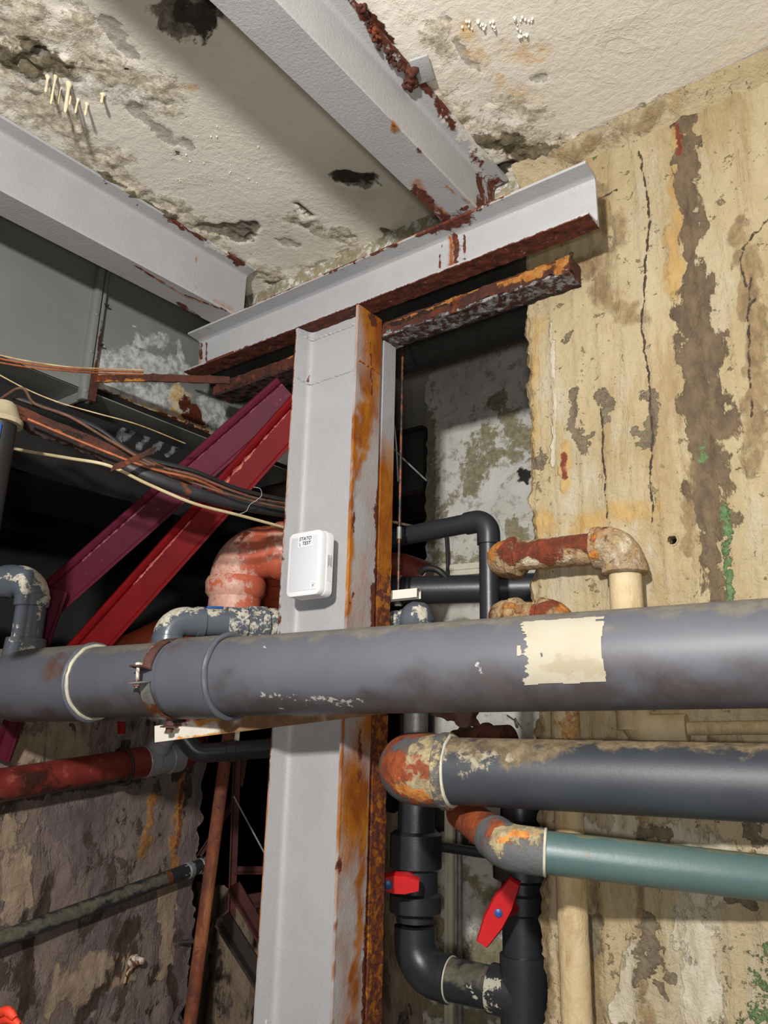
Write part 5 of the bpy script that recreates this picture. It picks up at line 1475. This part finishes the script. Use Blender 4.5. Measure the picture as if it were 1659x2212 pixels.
make('collar', lathe(vv - vx * .075, vx, [(0, .022), (.02, .022), (.022, .028), (.045, .028), (.047, .024), (.055, .032), (.068, .032)], 28), m_fit, vs, [('lime', lambda V: np.full(len(V), .42))])
# dark boxes of ductwork and wires in the dark
bx = pl(880, 1010, 'y', 2.60)
bxo = thing('dark_duct', 'dark grey duct box in the gloom between the column and the back wall', 'duct', (bx[0], 2.66, bx[2] - .15))
m_ddk = M('dark_sheet', C(58, 56, 56), C(46, 45, 46), 6, [Uq(.7, C(120, 118, 114), None, 50, .03)], rough=.6)
make('casing', box((bx[0] - .14, 2.70, bx[2]), (.25, .14, .135), bev=.004), m_ddk, bxo)
make('lower_flange', box((bx[0] - .14, 2.68, bx[2] - .145), (.26, .15, .008)), m_dark_iron, bxo)
make('upper_flange', box((bx[0] - .14, 2.68, bx[2] + .14), (.26, .15, .006)), m_dark_iron, bxo)
for dx_ in (-.3, .05):
    make('duct_hanger', tube([A3(bx[0] + dx_, 2.70, bx[2] + .13), A3(bx[0] + dx_, 2.70, 3.11)], .004, 8), m_dark_iron, bxo)
make('slack_wire', tube([pd(836, 955, 2.35), pd(870, 990, 2.36), pd(921, 1038, 2.4)], .0028, 8), m_galv, None, **T('pale wire slanting down to the edge of the back wall', 'wire'))
make('slack_wire', tube(curve([pd(852, 918, 2.35), pd(857, 975, 2.35), pd(860, 1040, 2.33)]), .003, 8), m_galv, None, **T('pale wire hanging close behind the column beside the hanger rod', 'wire'))
make('bar', box((pd(870, 1132, 2.5)), (.09, .006, .004), [pd(905, 1136, 2.5) - pd(840, 1122, 2.5), A3(0, 1, 0), A3(0, 0, 1)]), m_goldwire, None, **T('short pale bar in the dark above the black elbow pipe', 'bar'))

# ================================================================ lower left: drain, pole, small pipes
XR = XL + .075
d0_, d1_ = pl(-260, 1738, 'x', XR), pl(310, 1646, 'x', XR)
dd = nrm(d1_ - d0_)
dr = thing('red_drain', 'dusty red drain pipe with a grey branch, fixed along the left wall', 'drain pipe', (d0_ + d1_) / 2 - A3(0, 0, .05))
make('pipe', tube(path([d0_, d1_ + dd * .02], step=.012), .047, 36), m_drain, dr, [('dark', [pl(60, 1690, 'x', XR + .04), pl(110, 1682, 'x', XR + .04)], .04, .9), ('dark', [d0_ - A3(-.02, 0, .04), d1_ - A3(-.02, 0, .04)], .014)])
make('socket', lathe(d1_ - dd * .07, dd, [(0, .047), (.003, .051), (.075, .051)], 36), m_drain, dr)
gb0, gb1 = d1_ - dd * .005, d1_ + dd * .15
make('branch', cat(lathe(gb0, dd, [(0, .050), (.004, .053), (.045, .053), (.05, .049), (.10, .049), (.104, .053), (.15, .053), (.153, .049)], 36), tube([gb0 + dd * .03, pl(345, 1610, 'x', XR + .03)], .036, 28)), m_lfit, dr, label='grey branch fitting')
cpt = pl(345, 1612, 'x', XR + .03)
cdir = nrm(cpt - (gb0 + dd * .03))
make('branch_bend', cat(tube(path([cpt - cdir * .01, cpt + cdir * .045, cpt + cdir * .045 + A3(0, .01, .12)], .04, 8), .034, 26), collar(cpt, cdir, .03, .039)), m_lfit, dr, label='grey bend', recalc=True)
re_ = d1_ + dd * .20
make('end_elbow', cat(tube(path([gb1 - dd * .01, re_, re_ + A3(0, 0, .12)], .06, 12, .008), .049, 34), collar(re_ + A3(0, 0, .075), A3(0, 0, 1), .03, .052, .003)), m_drain, dr, label='red elbow turning up', recalc=True)
cp = pl(265, 1655, 'x', XR)
pc = thing('pipe_clip', 'dark rusty clip ring round the red drain pipe', 'clip', cp - A3(0, 0, .055))
make('ring', ring(cp, dd, .0575, .0050, 40, 8), m_dark_iron, pc)
make('wall_stud', tube([cp + A3(-.05, 0, .03), cp + A3(-.085, 0, .035)], .005, 8), m_dark_iron, pc)
make('lug', box(cp + A3(.0, 0, .070), (.012, .009, .012), bev=.002), m_dark_iron, pc)

XS = XL + .05
w0, w1 = pl(-200, 2104, 'x', XS), pl(446, 1866, 'x', XS)
wd_ = nrm(w1 - w0)
sp = thing('small_grey_pipe', 'narrow dark grey pipe sloping along the left wall under the red drain', 'pipe', (w0 + w1) / 2 - A3(0, 0, .03))
make('pipe', tube(path([w0, w1], step=.012), .0245, 28), m_black_pipe, sp, [('dust', [w0 + A3(.02, 0, .01), w1 - wd_ * .2 + A3(.02, 0, .01)], .015), ('lime', [w1 - wd_ * .1, w1], .02, .7)])
make('coupling', lathe(w1 - wd_ * .09, wd_, [(0, .025), (.003, .0285), (.02, .0285), (.023, .026)], 28), m_galv, sp)
make('coupling', lathe(w1 - wd_ * .03, wd_, [(0, .025), (.003, .0285), (.04, .0285)], 28), m_galv, sp)
make('rust_band', tube([w1 - wd_ * .185, w1 - wd_ * .165], .0252, 28), m_pole, sp, label='rusty band')

po0, po1 = pd(497, 1560, 2.36), pd(404, 2260, 2.06)
make('leaning_pole', tube(path([po0 - (po1 - po0) * .02, po1 + (po1 - po0) * .35], step=.02), .0185, 24), m_pole, None, **T('orange brown rusty round pole leaning left of the column', 'pole'))
u0, u1, u2 = pd(372, 1560, 2.18), pd(425, 1628, 2.17), pd(640, 1612, 2.27)
make('black_bend_pipe', cat(tube(path([u0, u1, u2], .05, 12, .01), .0265, 28), collar(u1 + nrm(u2 - u1) * .09, u2 - u1, .03, .029)), m_black_pipe, None, recalc=True, **T('black bent pipe under the white bracket, left of the column', 'pipe'))
fr = thing('angle_iron_stand', 'dark red rusty angle iron stand in the dark left of the column foot', 'frame', pd(500, 2150, 2.6))
m_frame = M('dark_red_rust', C(84, 34, 28), C(50, 24, 22), 12, rough=.75)
for i, (a, b, r, dp) in enumerate([((512, 1640), (500, 1985), .012, 2.75), ((505, 1735), (430, 1850), .009, 2.78), ((505, 1880), (620, 1880), .010, 2.76), ((480, 1985), (600, 2175), .022, 2.45), ((505, 1915), (600, 2080), .018, 2.5), ((520, 1950), (640, 1930), .016, 2.55), ((525, 1640), (515, 1700), .014, 2.8)]):
    p, q = pd(*a, dp), pd(*b, dp)
    dv = nrm(q - p)
    n_ = nrm(np.cross(dv, FW))
    make('angle_bar', sweep([(-r, -r), (r, -r), (r, -r * .6), (-r * .6, -r * .6), (-r * .6, r), (-r, r)], p, q, n_, np.cross(dv, n_), 9, 0), m_frame if i != 3 else m_dark_iron, fr, recalc=True)
make('thin_rod', tube([pd(505, 1720, 2.7), pd(575, 1850, 2.65)], .003, 8), m_galv, None, **T('thin straight wire slanting in the dark beside the column', 'wire'))
make('white_batten', box(pd(512, 1588, 2.37), (.008, .004, .03), [R0, F0, A3(0, 0, 1)], .001), m_trunk, None, **T('small white strip beside the top of the leaning pole', 'strip'))
tg = pd(262, 1572, 2.10)
make('red_tag', box(tg, (.010, .0025, .016), [CR, FW, CU], .001), m_redB, None, **T('small red tag hanging just under the big grey pipe', 'tag'))
make('iron_hook', tube(curve([pd(150, 1566, 2.12), pd(158, 1568, 2.12), pd(160, 1580, 2.12), pd(158, 1596, 2.12)]), .0045, 8), m_dark_iron, None, **T('small black iron peg under the big grey pipe', 'peg'))
hk = pl(293, 2075, 'x', XL + .01)
make('anchor_stub', cat(lathe(hk, A3(1, .2, .1), [(-.02, .020), (0, .020), (.006, .014), (.03, .010), (.034, .004)], 16), tube(curve([hk + A3(0, -.01, -.02), hk + A3(.004, -.03, -.03), hk + A3(0, -.035, -.06)]), .004, 8)), m_whitesteel, None, [('rust', lambda V: np.full(len(V), .5)), ('ochre', lambda V: np.full(len(V), .45))], **T('rusty anchor stub sticking out of the left wall low down', 'anchor'))
wk = pl(388, 2036, 'x', XL + .012)
make('wall_hook', tube(curve([wk, wk + A3(.03, .02, .004), wk + A3(.05, .06, 0), wk + A3(.045, .075, -.03)]), .007, 10), m_dark_iron, None, **T('dark bent hook on the left wall beside the leaning pole', 'hook'))
# orange glove fingers at the lower left corner, over a tan cuff
gvp = pd(18, 2212, 1.55)
gl = thing('orange_glove', 'bright orange glove with a tan cuff at the lower left corner', 'glove', gvp - A3(0, 0, .1))
fg = []
for i, (x0, y0, x1, y1, x2_, y2_) in enumerate([(-20, 2196, 15, 2184, 32, 2200), (-12, 2212, 20, 2200, 42, 2214), (-8, 2226, 18, 2218, 40, 2232)]):
    fg.append(tube(curve([pd(x0, y0, 1.56), pd(x1, y1, 1.54), pd(x2_, y2_, 1.53)], 6), [.006 + .003 * math.sin(math.pi * k / 12) for k in range(13)], 14))
make('fingers', cat(*fg), m_cloth, gl, disp=lump(.004, 90))
make('cuff', tube([pd(-40, 2230, 1.58), pd(2, 2212, 1.56)], [.02, .018], 16), m_tan, gl, disp=lump(.006, 60), label='tan cuff')

# ================================================================ stalactites and mineral drops on the ceiling
for i, (x, y, ln, rr) in enumerate([(104, 163, 34, .0042), (121, 160, 70, .0036), (131, 186, 40, .0036), (150, 177, 68, .0058), (154, 206, 20, .004), (169, 212, 32, .0034), (188, 222, 26, .0042), (222, 203, 20, .0048), (112, 190, 12, .003)]):
    p = pl(x, y, 'z', ZC + .004)
    hh_ = p[2] - pl(x, y + ln, 'y', p[1])[2]
    hh_ = min(hh_ * .9, .09)
    pr = [(-.006, rr * 1.9), (.003, rr * 1.6), (hh_ * .25, rr * .75), (hh_ * .6, rr * .7), (hh_ * .8, rr * .95), (hh_ * .95, rr * .7), (hh_, rr * .2)]
    pos = ['first from the left', 'long thin one, second from the left', 'third from the left', 'the thickest and longest', 'short one behind the thickest', 'just right of the thickest', 'seventh from the left, next to last', 'standing apart on the right', 'tiny one on the left between two long ones'][i]
    make('stalactite', lathe(p, A3(.02 * math.sin(i), .02 * math.cos(i * 2), -1), pr, 12), m_stal, None, disp=lump(.002, 120), **T('cream stalactite on the upper left ceiling, ' + pos, 'stalactite', 'stalactites on the ceiling'))
drops = []
rnd = random.Random(4)
for k in range(34):
    x, y = (rnd.uniform(995, 1075), rnd.uniform(44, 66)) if k < 18 else (rnd.uniform(1110, 1150), rnd.uniform(30, 80))
    p = pl(x, y, 'z', ZC)
    r = rnd.uniform(.002, .0042)
    drops.append(lathe(p, A3(0, 0, -1), [(-.004, r), (.001, r), (r * 1.2, r * .75), (r * 1.8, r * .2)], 8))
for k in range(26):
    x, y = rnd.uniform(380, 560), rnd.uniform(260, 400)
    p = pl(x, y, 'z', ZC)
    r = rnd.uniform(.0012, .0026)
    drops.append(lathe(p, A3(0, 0, -1), [(-.004, r), (.0, r), (r * 1.2, r * .4)], 6))
make('mineral_drops', cat(*drops), m_drop, None, kind='stuff', label='tiny white mineral drops on the ceiling', category='mineral drops')
# rust lumps along the upper centre beam
lumps = []
for k in range(90):
    t = rnd.random()
    x, y, z = pl(775 + 105 * t, 5 + 150 * t + 22 * math.sin(t * 3.1), 'z', 3.096)
    r = rnd.uniform(.002, .0062)
    V, F = lathe(A3(x + rnd.uniform(-.006, .006), y, z + rnd.uniform(-.010, .006)), A3(rnd.uniform(-1, 1), rnd.uniform(-1, 1), 1), [(-r, r * .3), (-r * .4, r), (r * .4, r), (r, r * .3)], 7)
    lumps.append((V, F))
for k in range(26):
    p = pl(884 + rnd.random() * 14, 148 + rnd.random() * 40, 'z', 3.090)
    r = rnd.uniform(.005, .011)
    lumps.append(lathe(p + A3(rnd.uniform(-.012, .002), 0, rnd.uniform(-.010, .002)), A3(rnd.uniform(-1, 1), rnd.uniform(-1, 1), 1), [(-r, r * .3), (-r * .4, r), (r * .4, r), (r, r * .3)], 7))
rl_ = make('rust_lumps', cat(*lumps), m_rust, bm2, disp=lump(.006, 90), kind='stuff', label='crumbly brown rust lumps')
